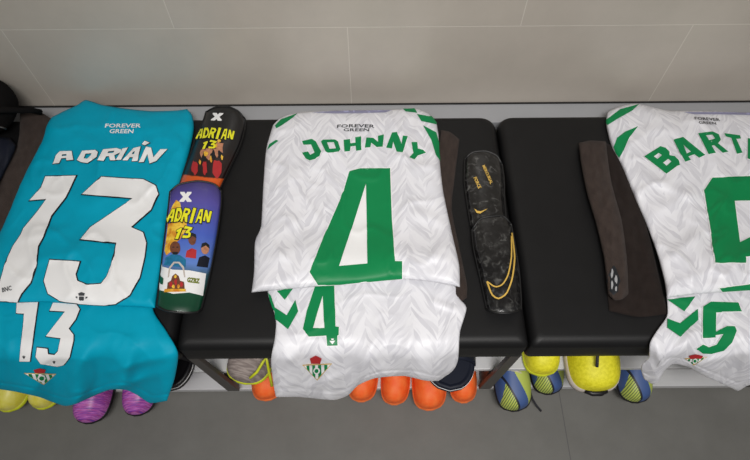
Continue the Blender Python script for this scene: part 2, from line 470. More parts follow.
def hem_lift(p):
    # a jersey lies on the cushion and, at its hem, on the waistband of the shorts
    t = max(0, min(1, (p.y - 222) / 40.0)); return 0.003 + 0.0155 * t * t * (3 - 2 * t)

def seg_d(p, a, b):
    ab = b - a; t = max(0, min(1, (p - a).dot(ab) / ab.length_squared)); return (p - (a + ab * t)).length, t

def build_cloth(name, top, right, bottom, left, mat, parent, base=0.004, thick=0.012, soft=7.0,
                creases=(), wr=0.0025, seed=0.0, nu=96, nv=96, flute=0.0, edge=0.0015, prof=PROF, free_bottom=False, basefn=None, stitch=False):
    g = coons(top, right, bottom, left, nu, nv)
    V, UV, Fc = [], [], []
    CR = [(Vector(a), Vector(b), wd, am) for (a, b, wd, am) in creases]
    def disp(i, j, p):
        du = min(i, nu - i) / nu * 200.0; dv = min(j, nv - j) / nv * 200.0
        if free_bottom: dv = j / nv * 200.0
        d = min(du, dv)
        e = 1 - math.exp(-d / soft)
        h = (basefn(p) if basefn else base) + edge + thick * e
        q = Vector((p.x * 0.010, p.y * 0.010, seed))
        n1 = noise.noise(Vector((q.x * 1.6 + 0.7 * q.y, q.y * 0.8 - .3 * q.x, seed)))
        n2 = noise.noise(q * 4.2 + Vector((5, 1, 0)))
        rd = 1 - abs(noise.noise(Vector((q.x * 2.2 - q.y * 1.3, q.y * 2.0 + q.x * 0.9, seed + 9)))) * 2.2
        h += e * wr * (0.9 * n1 + 0.35 * n2 + 0.9 * max(0, rd) ** 4)
        n3 = 1 - abs(noise.noise(Vector((p.x * 0.055 + p.y * 0.03, p.y * 0.045 - p.x * 0.02, seed + 3)))) * 3.0
        gate = max(0, noise.noise(Vector((p.x * 0.02, p.y * 0.02, seed + 21))) + 0.15)
        h += e * wr * 0.8 * gate * max(0, n3) ** 2
        for a, b, wd, am in CR:
            dd, t = seg_d(p, a, b)
            if dd < wd * 3: h += e * am * math.exp(-(dd / wd) ** 2) * math.sin(math.pi * min(1, max(0, 0.1 + 0.8 * t)))
        if stitch:
            db = (1 - j / nv) * 115.0
            h -= 0.0016 * math.exp(-((db - 8.5) / 1.3) ** 2) + 0.0008 * math.exp(-((db - 4.5) / 1.0) ** 2)
        if flute:
            dr = max(0, (p.y - 335) / 60.0)
            h += flute * min(dr, 1.2) * (0.5 + 0.5 * math.sin(p.x * 0.13 + seed * 2 + 1.4 * noise.noise(q * 1.5)))
        return max(h, 0.002)
    for j in range(nv + 1):
        for i in range(nu + 1):
            p = g[j][i]; P = drape(p.x, p.y, disp(i, j, p), prof)
            V.append(P)
            UV.append((P.x, (YB - P.y) if j == 0 else UV[(j - 1) * (nu + 1) + i][1] + (P - V[(j - 1) * (nu + 1) + i]).length))
    W = nu + 1
    for j in range(nv):
        for i in range(nu):
            Fc.append((j * W + i, (j + 1) * W + i, (j + 1) * W + i + 1, j * W + i + 1))
    n_top = len(V)
    # closing layer: the folded back of the garment, lying on what is beneath
    ring = [(i, 0) for i in range(nu)] + [(nu, j) for j in range(nv)] + [(i, nv) for i in range(nu, 0, -1)] + [(0, j) for j in range(nv, 0, -1)]
    idx = {}
    cx = g[nv // 2][nu // 2]
    for (i, j) in ring:
        p = g[j][i]; q = p + (cx - p).normalized() * 0.6
        b0 = (basefn(p) if basefn else base)
        P = drape(q.x, q.y, max(0.0003, b0 * 0.98 - 0.0004), prof)
        idx[(i, j)] = len(V); V.append(P); UV.append((P.x, cloth_s(P)))
    for k in range(len(ring)):
        a, b = ring[k], ring[(k + 1) % len(ring)]
        ia, ib = a[1] * W + a[0], b[1] * W + b[0]
        Fc.append((ia, ib, idx[b], idx[a]))
    o = mesh_obj(name, V, Fc, mat, parent, True, uvs=UV)
    c = Cloth(); c.o = o; c.g = g
    c.bvh = BVHTree.FromPolygons([tuple(v) for v in V[:n_top]], [f for f in Fc if max(f) < n_top])
    return c

def inside(p, poly):
    r = False; n = len(poly); j = n - 1
    for i in range(n):
        a, b = poly[i], poly[j]
        if (a[1] > p[1]) != (b[1] > p[1]) and p[0] < (b[0] - a[0]) * (p[1] - a[1]) / (b[1] - a[1]) + a[0]: r = not r
        j = i
    return r

def grow(poly, d):
    n = len(poly); A = sum(poly[i][0] * poly[(i + 1) % n][1] - poly[(i + 1) % n][0] * poly[i][1] for i in range(n))
    s = 1 if A > 0 else -1; out = []
    for i in range(n):
        a, b, c = Vector(poly[i - 1]), Vector(poly[i]), Vector(poly[(i + 1) % n])
        e1 = (b - a).normalized(); e2 = (c - b).normalized()
        n1 = Vector((e1.y, -e1.x)) * s; n2 = Vector((e2.y, -e2.x)) * s
        m = n1 + n2
        if m.length < 1e-4: m = n1
        m.normalize(); k = min(1.8, 1 / max(0.3, m.dot(n1)))
        out.append(tuple(b + m * d * k))
    return out

def smooth_poly(poly, it=1):
    for _ in range(it):
        out = []
        n = len(poly)
        for i in range(n):
            a, b = Vector(poly[i]), Vector(poly[(i + 1) % n])
            out += [tuple(a.lerp(b, 0.22)), tuple(a.lerp(b, 0.78))]
        poly = out
    return poly

def tri_polys(polys, step):
    pts, edges = [], []
    for pl in polys:
        st = len(pts); dens = []
        for i in range(len(pl)):
            a, b = Vector(pl[i]), Vector(pl[(i + 1) % len(pl)])
            k = max(1, int((b - a).length / step))
            dens += [a.lerp(b, q / k) for q in range(k)]
        n = len(dens); pts += dens
        edges += [(st + i, st + (i + 1) % n) for i in range(n)]
    x0 = min(p.x for p in pts); x1 = max(p.x for p in pts); y0 = min(p.y for p in pts); y1 = max(p.y for p in pts)
    near = {}
    for p in pts: near.setdefault((int(p.x / step), int(p.y / step)), []).append(p)
    x = x0 + step * .5
    while x < x1:
        y = y0 + step * .5
        while y < y1:
            q = (x, y)
            if sum(inside(q, pl) for pl in polys) % 2 == 1:
                c_ = (int(x / step), int(y / step))
                if all((p - Vector(q)).length > step * .45 for a_ in (-1, 0, 1) for b_ in (-1, 0, 1) for p in near.get((c_[0] + a_, c_[1] + b_), ())):
                    pts.append(Vector(q))
            y += step
        x += step
    r = delaunay_2d_cdt(pts, edges, [], 0, 1e-5)
    vs, fs = r[0], r[2]
    keep = []
    for f in fs:
        c = sum((vs[i] for i in f), Vector((0, 0))) / 3
        if sum(inside(c, pl) for pl in polys) % 2 == 1: keep.append(tuple(f))
    return [Vector((v[0], v[1])) for v in vs], keep

def on_surface(bvh, p, off):
    d = ray(p.x, p.y).normalized()
    loc, nor, _, _ = bvh.ray_cast(CAM_POS, d)
    if loc is None:
        loc, nor, _, _ = bvh.find_nearest(at(p.x, p.y, BT + 0.01))
    if nor.dot(d) > 0: nor = -nor
    return loc + nor * off

def decal(name, cl, layers, parent=None, step=1.5):
    # printed patch lying on the cloth; layers = [(list of polygon groups, material, height above the cloth)]
    V, Fc, FM, mats = [], [], [], []
    for groups, mat, off in layers:
        if mat not in mats: mats.append(mat)
        k = mats.index(mat)
        for polys in groups:
            vs, fs = tri_polys(polys, step)
            used = {}
            for f in fs:
                for i in f:
                    if i not in used:
                        used[i] = len(V); V.append(on_surface(cl.bvh, vs[i], off))
                a, b, c = (V[used[i]] for i in f)
                q = [used[i] for i in f]
                if (b - a).cross(c - a).dot(CAM_POS - a) < 0: q.reverse()
                Fc.append(tuple(q)); FM.append(k)
    return mesh_obj(name, V, Fc, mats, parent if parent is not None else cl.o, True, FM)

def Z(x0, y0, s, pts): return [(x0 + a / s, y0 + b / s) for a, b in pts]

def outlined(groups, d): return [[grow(pl, d) if i == 0 else grow(pl, -d) for i, pl in enumerate(g)] for g in groups]

def text_polys(txt, x0, y0, wdt, hgt, shear=0.0, rot=0.0, bold=0.02, curve=0.0):
    # letters of a line of writing as triangles in picture-plane units
    cu = bpy.data.curves.new('t', 'FONT'); cu.body = txt; cu.offset = bold; cu.resolution_u = 2
    o = bpy.data.objects.new('t', cu); COL.objects.link(o)
    dg = bpy.context.evaluated_depsgraph_get(); me = bpy.data.meshes.new_from_object(o.evaluated_get(dg))
    xs = [v.co.x for v in me.vertices]; ys = [v.co.y for v in me.vertices]
    ax, bx, ay, by = min(xs), max(xs), min(ys), max(ys)
    out = []
    me.calc_loop_triangles()
    for t in me.loop_triangles:
        tri = []
        for vi in t.vertices:
            u = (me.vertices[vi].co.x - ax) / (bx - ax); v = (me.vertices[vi].co.y - ay) / (by - ay)
            X = u * wdt + shear * v * hgt; Y = -v * hgt + curve * (2 * u - 1) ** 2
            tri.append((x0 + X * math.cos(rot) - Y * math.sin(rot), y0 + hgt + X * math.sin(rot) + Y * math.cos(rot)))
        out.append(tri)
    bpy.data.objects.remove(o); bpy.data.curves.remove(cu); bpy.data.meshes.remove(me)
    return out

def text_decal(name, cl, lines, mat, off=0.002, parent=None):
    V, Fc = [], []
    for kw in lines:
        for tri in text_polys(**kw):
            k = len(V); P = [on_surface(cl.bvh, Vector(q), off) for q in tri]
            if (P[1] - P[0]).cross(P[2] - P[0]).dot(CAM_POS - P[0]) < 0: P.reverse()
            V += P; Fc.append((k, k + 1, k + 2))
    return mesh_obj(name, V, Fc, mat, parent if parent is not None else cl.o, False)

def crest(cl, tl, tr, bot, crown, mono=None):
    # striped inverted triangle badge under a crown
    a, b, c = Vector(tl), Vector(tr), Vector(bot)
    lay = []
    wht = mono or M['print_white']; grn = mono or M['green']
    if not mono:
        lay.append(([[grow([tl, tr, bot], 0.9)]], M['gold'], 0.0010))
        lay.append(([[[tl, tr, bot]]], M['print_white'], 0.0015))
    n = 9
    gs = []
    for k in range(0, n):
        if k % 2 == 0: continue
        p0 = a.lerp(b, k / n); p1 = a.lerp(b, (k + 1) / n)
        def down(p, t):
            # vertical stripe end on the triangle's side
            if t < 0.5: return a.lerp(c, t * 2) 
            return b.lerp(c, (1 - t) * 2)
        q0 = down(p0, k / n); q1 = down(p1, (k + 1) / n)
        pl = [tuple(p0), tuple(p1), tuple(q1), tuple(q0)]
        if abs((k + .5) / n - .5) < .09: pl = [tuple(p0), tuple(p1), tuple(q1), tuple(c), tuple(q0)]
        gs.append([pl])
    lay.append((gs, grn, 0.0020))
    mid = a.lerp(b, 0.5).lerp(c, 0.38); r = (b - a).length * 0.13
    lay.append(([[[(mid.x + r * math.cos(t * .7854), mid.y + r * math.sin(t * .7854)) for t in range(8)]]], wht, 0.0024))
    lay.append(([[[(mid.x + r * .6 * math.cos(t * .7854), mid.y + r * .6 * math.sin(t * .7854)) for t in range(8)]]], grn, 0.0028))
    x0, y0, x1, y1 = crown; w_, h_ = x1 - x0, y1 - y0
    lay.append(([[[(x0 + .12 * w_, y1), (x0, y0 + .35 * h_), (x0 + .25 * w_, y0 + .15 * h_), (x0 + .5 * w_, y0), (x0 + .75 * w_, y0 + .15 * h_), (x1, y0 + .35 * h_), (x1 - .12 * w_, y1)]]], mono or M['red'], 0.0020))
    return decal('crest', cl, lay, step=2.5)

# ------------------------------------------------------------------ garments
# shorts first (they lie under the hems of the jerseys)
TEAL_SH = 'teal_goalkeeper_shorts'
sh1 = build_cloth('shorts', [(-22, 285), (40, 284), (100, 286), (150, 290)],
    [(150, 290), (154, 312), (167, 332), (178, 353), (175, 377), (167, 401)],
    [(-30, 386), (-10, 388), (8, 390.5), (17, 392), (39, 397), (52, 402), (65, 406), (76, 404), (87, 399), (109, 390), (126, 390), (137, 395), (150, 403), (167, 401)],
    [(-22, 285), (-26, 320), (-30, 350), (-30, 386)], M['teal'], None, base=0.005, thick=0.006, stitch=True, flute=0.020, seed=2.2,
    creases=[((178, 352), (110, 372), 4, 0.004), ((60, 395), (95, 340), 6, 0.004), ((120, 392), (135, 345), 7, 0.006), ((10, 392), (8, 320), 5, 0.004), ((88, 398), (170, 370), 5, .004)])
tag(sh1.o, 'teal shorts with white number 13 hanging over the cushion edge', 'shorts')

sh2 = build_cloth('shorts', [(266, 270), (330, 266), (400, 262), (452, 268)],
    [(452, 268), (458, 296), (466.5, 308), (460, 332), (458, 360), (452.5, 371), (438.6, 381)],
    [(276, 397), (299, 397), (331, 400), (342, 398), (349, 394.5), (358.6, 385), (376, 378), (404, 376), (425, 380.6), (438.6, 381)],
    [(266, 270), (268, 294), (272, 305), (276, 322), (274.5, 340), (271, 360), (273.5, 385), (276, 397)], M['white'], None, base=0.005, thick=0.006, stitch=True, flute=0.018, seed=4.7,
    creases=[((300, 392), (350, 372), 4, .003), ((352, 392), (380, 330), 6, .006), ((440, 376), (452, 320), 5, .006), ((400, 378), (415, 320), 6, .005), ((276, 370), (310, 340), 5, .003), ((430, 300), (462, 312), 4, .004)])
tag(sh2.o, 'white shorts with green number 4 hanging over the middle cushion edge', 'shorts')

sh3 = build_cloth('shorts', [(664, 276), (710, 274), (760, 270), (838, 268)],
    [(838, 268), (842, 310), (838, 350), (830, 380)],
    [(644, 379), (652, 384), (658, 382), (664, 371), (673, 364), (688, 367), (702, 375), (719, 382.5), (731, 388), (738, 391), (747, 386), (765, 380), (795, 384), (830, 380)],
    [(664, 276), (667, 299), (667, 316), (656, 332), (650, 343), (648.5, 357), (642, 364), (641, 370), (644, 379)], M['white'], None, base=0.005, thick=0.0045, stitch=True, flute=0.015, seed=8.1,
    creases=[((668, 362), (700, 330), 6, .009), ((664, 372), (655, 340), 5, .007), ((690, 366), (748, 352), 5, .006), ((738, 390), (750, 340), 6, .006), ((700, 374), (735, 362), 4, .004)])
tag(sh3.o, 'white shorts with green number 5 hanging over the right cushion edge', 'shorts')

j1 = build_cloth('jersey', [(52, 117), (64, 111), (77, 105), (85, 100), (92, 101.5), (103, 105), (125, 108.5), (150, 111), (175, 110.5), (187, 109)],
    [(187, 109), (192, 115), (194, 128), (190, 150), (181, 180), (173, 205), (168, 225), (164, 250), (160, 275), (157, 295), (155, 308)],
    [(-24, 300), (0, 302.5), (43, 302), (87, 305), (126, 306.5), (155, 308)],
    [(52, 117), (46, 126), (41, 142), (22, 179), (7, 216), (-4, 242), (-14, 270), (-24, 300)], M['teal'], None, base=0.009, thick=0.013, wr=0.0055, basefn=hem_lift, seed=1.3,
    creases=[((20, 240), (70, 228), 5, .0045), ((36, 262), (90, 246), 5, .004), ((90, 150), (175, 205), 7, .003), ((60, 130), (110, 150), 6, .003), ((120, 130), (185, 125), 5, .003), ((150, 140), (165, 230), 7, .004), ((10, 290), (45, 255), 5, .003), ((30, 180), (85, 160), 7, .002)])
tag(j1.o, 'teal goalkeeper jersey with white number 13 laid flat on the left cushion', 'jersey')

j2 = build_cloth('jersey', [(273, 125), (279, 119), (287, 115), (304, 112), (330, 110.5), (360, 110), (392, 109.5), (415, 108.5), (428, 113)],
    [(428, 113), (436, 122), (438.5, 136), (439, 151), (443, 190), (452, 233), (459, 264), (460, 287)],
    [(251.5, 292.5), (282, 289.5), (334, 285), (365, 282.5), (400, 279), (420, 280), (439, 282.5), (460, 287)],
    [(273, 125), (267, 145), (265, 160), (263, 190), (261, 226), (255, 242), (254, 272), (251.5, 292.5)], M['white'], None, base=0.009, thick=0.013, wr=0.0048, basefn=lambda p: hem_lift(p) + 0.0085 * max(0, min(1, (p.x - 408) / 24.0)), seed=3.9,
    creases=[((268, 235), (310, 215), 6, .004), ((262, 262), (320, 240), 6, .003), ((405, 170), (440, 165), 5, .003), ((410, 210), (448, 225), 6, .005), ((412, 250), (456, 262), 6, .004), ((275, 190), (330, 150), 7, .003), ((400, 150), (436, 190), 5, .003), ((280, 280), (310, 268), 5, .003), ((395, 240), (430, 275), 6, .004), ((285, 122), (300, 200), 9, .002)])
tag(j2.o, 'white jersey with green number 4 laid flat on the middle cushion', 'jersey')

j3 = build_cloth('jersey', [(606, 121), (608, 112), (618, 107), (630, 104), (638, 104), (652, 107), (669, 110.5), (710, 111), (750, 112.5), (790, 113), (800, 119)],
    [(800, 119), (808, 150), (822, 200), (836, 250), (846, 283)],
    [(667, 297.5), (692, 294.5), (718, 292.5), (750, 290), (795, 286), (846, 283)],
    [(606, 121), (607, 130), (612, 148), (621, 165), (630, 187), (647, 226), (658, 256), (665, 283), (667, 297.5)], M['white'], None, base=0.009, thick=0.014, wr=0.0062, basefn=hem_lift, seed=6.6,
    creases=[((640, 175), (700, 200), 5, .005), ((650, 215), (705, 185), 6, .005), ((662, 262), (712, 225), 6, .006), ((668, 285), (720, 268), 5, .004), ((625, 150), (665, 118), 8, .004), ((665, 240), (700, 280), 5, .004), ((640, 130), (690, 130), 5, .003), ((690, 180), (700, 260), 6, .003)])
tag(j3.o, 'white jersey with green number 5 laid flat on the right cushion', 'jersey')

# writing on the teal set
one = [(46, 177), (76.4, 176.3), (66, 198), (52, 216), (43.4, 238), (38.5, 247), (36.5, 264), (31, 283), (22, 294), (18, 301.5), (-8, 300), (-2, 291), (7, 261), (13.5, 247), (21.5, 235), (24, 229), (38, 212), (47, 199.5), (30, 201), (41.6, 188)]
three = [(101.7, 177.4), (143.5, 180), (155.7, 186), (158.4, 194.8), (151, 210.4), (131.3, 227.8), (143.5, 233), (146.5, 243.5), (144.8, 257.4), (140, 278), (129.6, 295.7), (116, 303.5), (104, 304.6), (81, 303.2), (60.8, 300.6), (48.6, 293.7), (44.4, 281.5), (50.3, 260), (80.3, 262), (76, 274.7), (77.7, 281.3), (87, 285), (101.7, 284), (107.5, 277), (112, 266), (116.7, 243.5), (81, 240), (91, 227.8), (133, 199), (82.6, 194.8)]
decal('number_print', j1, [(outlined([[one], [three]], 1.1), M['print_black'], 0.0013), ([[one], [three]], M['print_white'], 0.0026)])
zz = (0, 290, 3.54)
one_s = Z(*zz, [(62, 47), (137, 45), (108, 250), (72, 250), (88, 85), (60, 83)])
three_s = Z(*zz, [(190, 47), (270, 48), (284, 70), (270, 105), (245, 138), (262, 160), (262, 180), (250, 235), (228, 262), (205, 268), (145, 258), (128, 235), (133, 203), (170, 207), (172, 225), (195, 228), (208, 215), (217, 172), (165, 165), (232, 78), (178, 75)])
decal('number_print', sh1, [(outlined([[one_s], [three_s]], 0.8), M['print_black'], 0.0013), ([[one_s], [three_s]], M['print_white'], 0.0026)])
zz = (40, 90, 4.6875)
adr = [[Z(*zz, [(62, 348), (75, 310), (95, 290), (150, 288), (158, 330), (126, 333), (124, 321), (102, 323), (90, 346)]), Z(*zz, [(106, 304), (126, 303), (125, 311), (103, 312)])],
       [Z(*zz, [(175, 331), (200, 287), (262, 283), (274, 293), (268, 316), (225, 345), (195, 341)]), Z(*zz, [(216, 301), (244, 299), (240, 309), (224, 325), (207, 323)])],
       [Z(*zz, [(272, 332), (298, 281), (360, 275), (383, 282), (378, 296), (350, 308), (356, 332), (330, 332), (325, 312), (312, 313), (300, 334)]), Z(*zz, [(322, 291), (350, 288), (344, 298), (318, 300)])],
       [Z(*zz, [(357, 330), (388, 277), (414, 272), (382, 328)])],
       [Z(*zz, [(390, 330), (440, 275), (474, 267), (458, 334), (432, 336), (437, 318), (422, 319), (412, 330)]), Z(*zz, [(438, 293), (446, 288), (443, 303), (431, 304)])],
       [Z(*zz, [(480, 256), (494, 240), (516, 250), (494, 262)])],
       [Z(*zz, [(464, 341), (500, 268), (522, 274), (533, 318), (566, 280), (598, 280), (545, 336), (516, 347), (505, 302), (488, 340)])]]
decal('name_print', j1, [(outlined(adr, 0.5), M['print_black'], 0.0013), (adr, M['print_white'], 0.0022)], step=2.2)
text_decal('slogan_print', j1, [dict(txt='FOREVER', x0=105, y0=124.2, wdt=36, hgt=4.0, shear=0.2, rot=0.0, bold=0.02), dict(txt='GREEN', x0=109.5, y0=129.6, wdt=24, hgt=4.2, shear=0.2, bold=0.02)], M['print_white'])
crest(sh1, (25.5, 373), (55, 374), (43.5, 383.5), (34, 367.5, 45.5, 372.3))
em = Cloth(); em.bvh = j1.bvh; em.o = j1.o
e = crest(em, (75, 296.5), (90, 297), (82.5, 301.5), (79, 292.5, 86, 296), mono=M['print_grey']); e.name = 'emblem_print'
for v in e.data.vertices: v.co += Vector((0, -0.0004, 0.0018))
text_decal('stamp_print', j1, [dict(txt='BNC', x0=3.5, y0=288.5, wdt=10, hgt=4.5, shear=0.1, rot=-0.25, bold=0.02)], M['print_grey'], off=0.0036)
for (px, py) in ((25, 356.5), (54.5, 360.8)):
    decal('emblem_print', sh1, [([[[(px - 1.7, py - 1), (px + 1.7, py - 1), (px, py + 1.6)]]], M['print_grey'], 0.0036), ([[[(px - .8, py - 1.6), (px + .8, py - 1.6), (px + .6, py - 1.1), (px - .6, py - 1.1)]]], M['print_grey'], 0.0036)], step=2)

# writing on the number 4 set
four = [[(349.6, 171.7), (360, 169), (390, 168.7), (392, 220), (395, 261.5), (402, 261.5), (402, 278), (368, 281.2), (366, 281), (340, 284), (318, 284.5), (309.6, 272.5), (323.5, 238), (341, 199)],
        [(366, 184), (367.5, 264), (339, 266.5), (352, 228)]]
decal('number_print', j2, [([[grow(four[0], 1.0)]], M['print_white'], 0.0013), ([four], M['green'], 0.0026)])
zz = (290, 120, 5.0)
joh = [[Z(*zz, [(60, 108), (110, 97), (130, 110), (157, 160), (148, 182), (125, 198), (100, 205), (80, 196), (60, 166), (90, 160), (102, 177), (124, 166), (106, 125), (68, 127)])],
       [Z(*zz, [(155, 110), (166, 101), (225, 100), (240, 110), (252, 150), (243, 161), (190, 165), (177, 157)]), Z(*zz, [(186, 115), (219, 114), (229, 145), (198, 148)])],
       [Z(*zz, [(268, 102), (300, 98), (302, 119), (328, 116), (327, 88), (355, 84), (357, 153), (330, 157), (328, 132), (303, 135), (300, 158), (272, 161)])],
       [Z(*zz, [(382, 90), (415, 92), (440, 112), (440, 82), (469, 75), (463, 136), (434, 138), (406, 116), (402, 138), (374, 141)])],
       [Z(*zz, [(510, 65), (536, 62), (557, 122), (565, 80), (589, 85), (563, 165), (533, 161), (516, 110), (510, 146), (480, 141)])],
       [Z(*zz, [(610, 112), (636, 114), (641, 145), (666, 151), (681, 166), (640, 180), (622, 201), (597, 190), (617, 167)])]]
decal('name_print', j2, [(outlined(joh, 0.4), M['print_white'], 0.0013), (joh, M['green'], 0.0022)], step=2.2)
text_decal('slogan_print', j2, [dict(txt='FOREVER', x0=337, y0=124.6, wdt=37.5, hgt=3.3, shear=0.1, bold=0.02, curve=0.6), dict(txt='GREEN', x0=343.5, y0=128.8, wdt=25.5, hgt=3.0, shear=0.1, bold=0.02)], M['print_grey'])
zz = (260, 280, 3.836)
four_s = [Z(*zz, [(212, 24), (285, 15), (290, 180), (303, 182), (302, 212), (297, 215), (297, 250), (258, 252), (255, 215), (188, 218), (165, 190), (180, 120)]), Z(*zz, [(241, 62), (247, 185), (204, 187), (222, 122)])]
decal('number_print', sh2, [([[grow(four_s[0], 0.7)]], M['print_white'], 0.0013), ([four_s], M['green'], 0.0026)])
decal('emblem_print', sh2, [([[Z(*zz, [(267, 234), (288, 233), (278, 246)])], [Z(*zz, [(273, 226), (284, 226), (282, 231), (275, 231)])]], M['print_white'], 0.0036)], step=2)
decal('chevron_print', sh2, [([[Z(*zz, [(66, 44), (130, 30), (96, 78)])], [Z(*zz, [(58, 106), (103, 137), (136, 78), (147, 122), (108, 191), (61, 150)])], [Z(*zz, [(34, 50), (44, 62), (60, 108), (60, 124), (46, 100)])]], M['green'], 0.0026)])
crest(sh2, (303.5, 365), (330.5, 363.8), (317.5, 379), (310, 355, 322, 363))
zz = (200, 90, 5.75)
for pl in (Z(*zz, [(432, 206), (466, 170), (560, 136), (532, 162), (472, 204), (440, 222)]), Z(*zz, [(388, 345), (400, 312), (438, 288), (452, 294), (416, 320)]),
           Z(230, 90, 2.3, [(398, 42), (424, 42), (431, 53), (404, 50)]), Z(230, 90, 2.3, [(430, 56), (466, 63), (477, 80), (440, 72)]), Z(230, 90, 2.3, [(444, 82), (474, 98), (482, 130), (485, 166), (473, 150), (463, 116)])):
    decal('sleeve_trim', j2, [([[pl]], M['green'], 0.0012)])
decal('neckband', j2, [([[[(312, 112.6), (335, 111.2), (360, 110.8), (392, 110.4), (385, 112.6), (360, 113.4), (335, 113.6)]]], M['lav'], 0.001)])

# writing on the number 5 set
five = [(703.5, 191), (712, 178), (775, 176), (786, 200), (734, 201.5), (739.5, 243), (768, 229), (788, 230), (796, 244), (788, 270), (770, 288), (722, 291), (719, 288), (752, 284), (766, 268), (769, 252), (745, 257), (745, 263), (715, 263.5), (709.5, 226)]
decal('number_print', j3, [([[grow(five, 1.0)]], M['print_white'], 0.0013), ([[five]], M['green'], 0.0026)])
zz = (640, 100, 4.6)
bar = [[Z(*zz, [(18, 262), (92, 215), (116, 222), (134, 240), (134, 256), (160, 261), (178, 278), (180, 300), (120, 342)]), Z(*zz, [(62, 262), (84, 246), (99, 256), (78, 274)]), Z(*zz, [(104, 291), (128, 273), (143, 285), (120, 305)])],
       [Z(*zz, [(152, 185), (195, 172), (298, 255), (270, 268), (248, 252), (220, 262), (232, 278), (205, 286)]), Z(*zz, [(196, 208), (232, 240), (212, 248)])],
       [Z(*zz, [(265, 155), (330, 147), (360, 160), (370, 185), (357, 202), (405, 240), (378, 245), (338, 210), (327, 213), (345, 245), (315, 252)]), Z(*zz, [(302, 165), (330, 162), (342, 179), (319, 187)])],
       [Z(*zz, [(385, 155), (458, 165), (462, 180), (441, 182), (470, 245), (444, 250), (418, 177), (394, 171)])],
       [Z(*zz, [(494, 178), (560, 190), (580, 210), (572, 232), (555, 240), (582, 292), (556, 286), (534, 240), (522, 238), (520, 280), (494, 272)]), Z(*zz, [(522, 200), (550, 206), (548, 222), (522, 218)])],
       [Z(*zz, [(622, 300), (650, 215), (690, 232), (700, 330), (672, 320), (672, 300), (655, 293), (648, 310)]), Z(*zz, [(664, 246), (670, 276), (656, 272)])]]
decal('name_print', j3, [(outlined(bar, 0.4), M['print_white'], 0.0013), (bar, M['green'], 0.0022)], step=2.2)
text_decal('slogan_print', j3, [dict(txt='FOREVER', x0=695, y0=117.4, wdt=25, hgt=2.8, shear=-0.4, rot=0.06, bold=0.01), dict(txt='GREEN', x0=699, y0=121.6, wdt=17, hgt=2.6, shear=-0.4, rot=0.06, bold=0.01)], M['print_grey'])
zz = (640, 280, 3.836)
five_s = [Z(*zz, [(240, 105), (270, 85), (375, 88), (388, 122), (290, 125), (289, 200), (333, 178), (362, 179), (369, 196), (350, 240), (318, 269), (272, 281), (240, 279), (214, 262), (240, 246), (262, 256), (292, 246), (318, 208), (287, 213), (287, 222), (238, 222)])]
decal('number_print', sh3, [([[grow(five_s[0], 0.7)]], M['print_white'], 0.0013), ([five_s], M['green'], 0.0026)])
decal('chevron_print', sh3, [([[Z(*zz, [(105, 77), (210, 65), (168, 122)])], [Z(*zz, [(105, 150), (152, 168), (220, 112), (222, 155), (155, 220), (103, 185)])]], M['green'], 0.0026)])
crest(sh3, (686, 358.5), (706, 357), (694, 364), (688.5, 353.5, 703, 358.2))
zz = (560, 100, 2.3)
for pl in (Z(*zz, [(104, 48), (138, 22), (182, 10), (166, 25), (132, 44), (110, 58)]), Z(375, 90, 2.0, [(478, 114), (484, 96), (500, 84), (526, 73), (508, 96), (498, 120), (489, 136), (482, 126)])):
    decal('sleeve_trim', j3, [([[pl]], M['green'], 0.0012)])
decal('neckband', j3, [([[[(684, 112.4), (720, 112.4), (764, 113.4), (760, 115.4), (722, 114.6), (694, 114.4)]]], M['lav'], 0.001)])

# ------------------------------------------------------------------ shin guards
def build_guard(name, top, right, bottom, left, mat, H, lift_fn, label, group, nu=40, nv=60, side_lift=0.0):
    g = coons(top, right, bottom, left, nu, nv)
    V, UV, Fc = [], [], []
    z0 = BT + 0.002
    for j in range(nv + 1):
        v = j / nv
        for i in range(nu + 1):
            u = i / nu; p = g[j][i]
            a = abs(2 * u - 1)
            h = H * (1 - a ** 2.2) ** 0.75 * (0.86 + 0.14 * math.sin(math.pi * v))
            e = min(1.0, min(v, 1 - v) / 0.06)
            h *= 0.90 + 0.10 * e
            V.append(at(p.x, p.y, z0 + 0.0045 + h + lift_fn(v) + side_lift * (1 - u) ** 2)); UV.append((u, v))
    W = nu + 1
    for j in range(nv):
        for i in range(nu):
            Fc.append((j * W + i, (j + 1) * W + i, (j + 1) * W + i + 1, j * W + i + 1))
    o = mesh_obj(name, V, Fc, mat, None, True, uvs=UV)
    md = o.modifiers.new('shell', 'SOLIDIFY'); md.thickness = 0.003; md.offset = -1
    tag(o, label, 'shin guard', group)
    c = Cloth(); c.o = o; c.g = g
    c.bvh = BVHTree.FromPolygons([tuple(v) for v in V], Fc)
    ring = [(i, 0) for i in range(nu)] + [(nu, j) for j in range(nv)] + [(i, nv) for i in range(nu, 0, -1)] + [(0, j) for j in range(nv, 0, -1)]
    pts = [V[j * W + i] for (i, j) in ring]
    tube('edge_rim', pts[::2], 0.0022, M['rim'], o, closed=True)
    return c

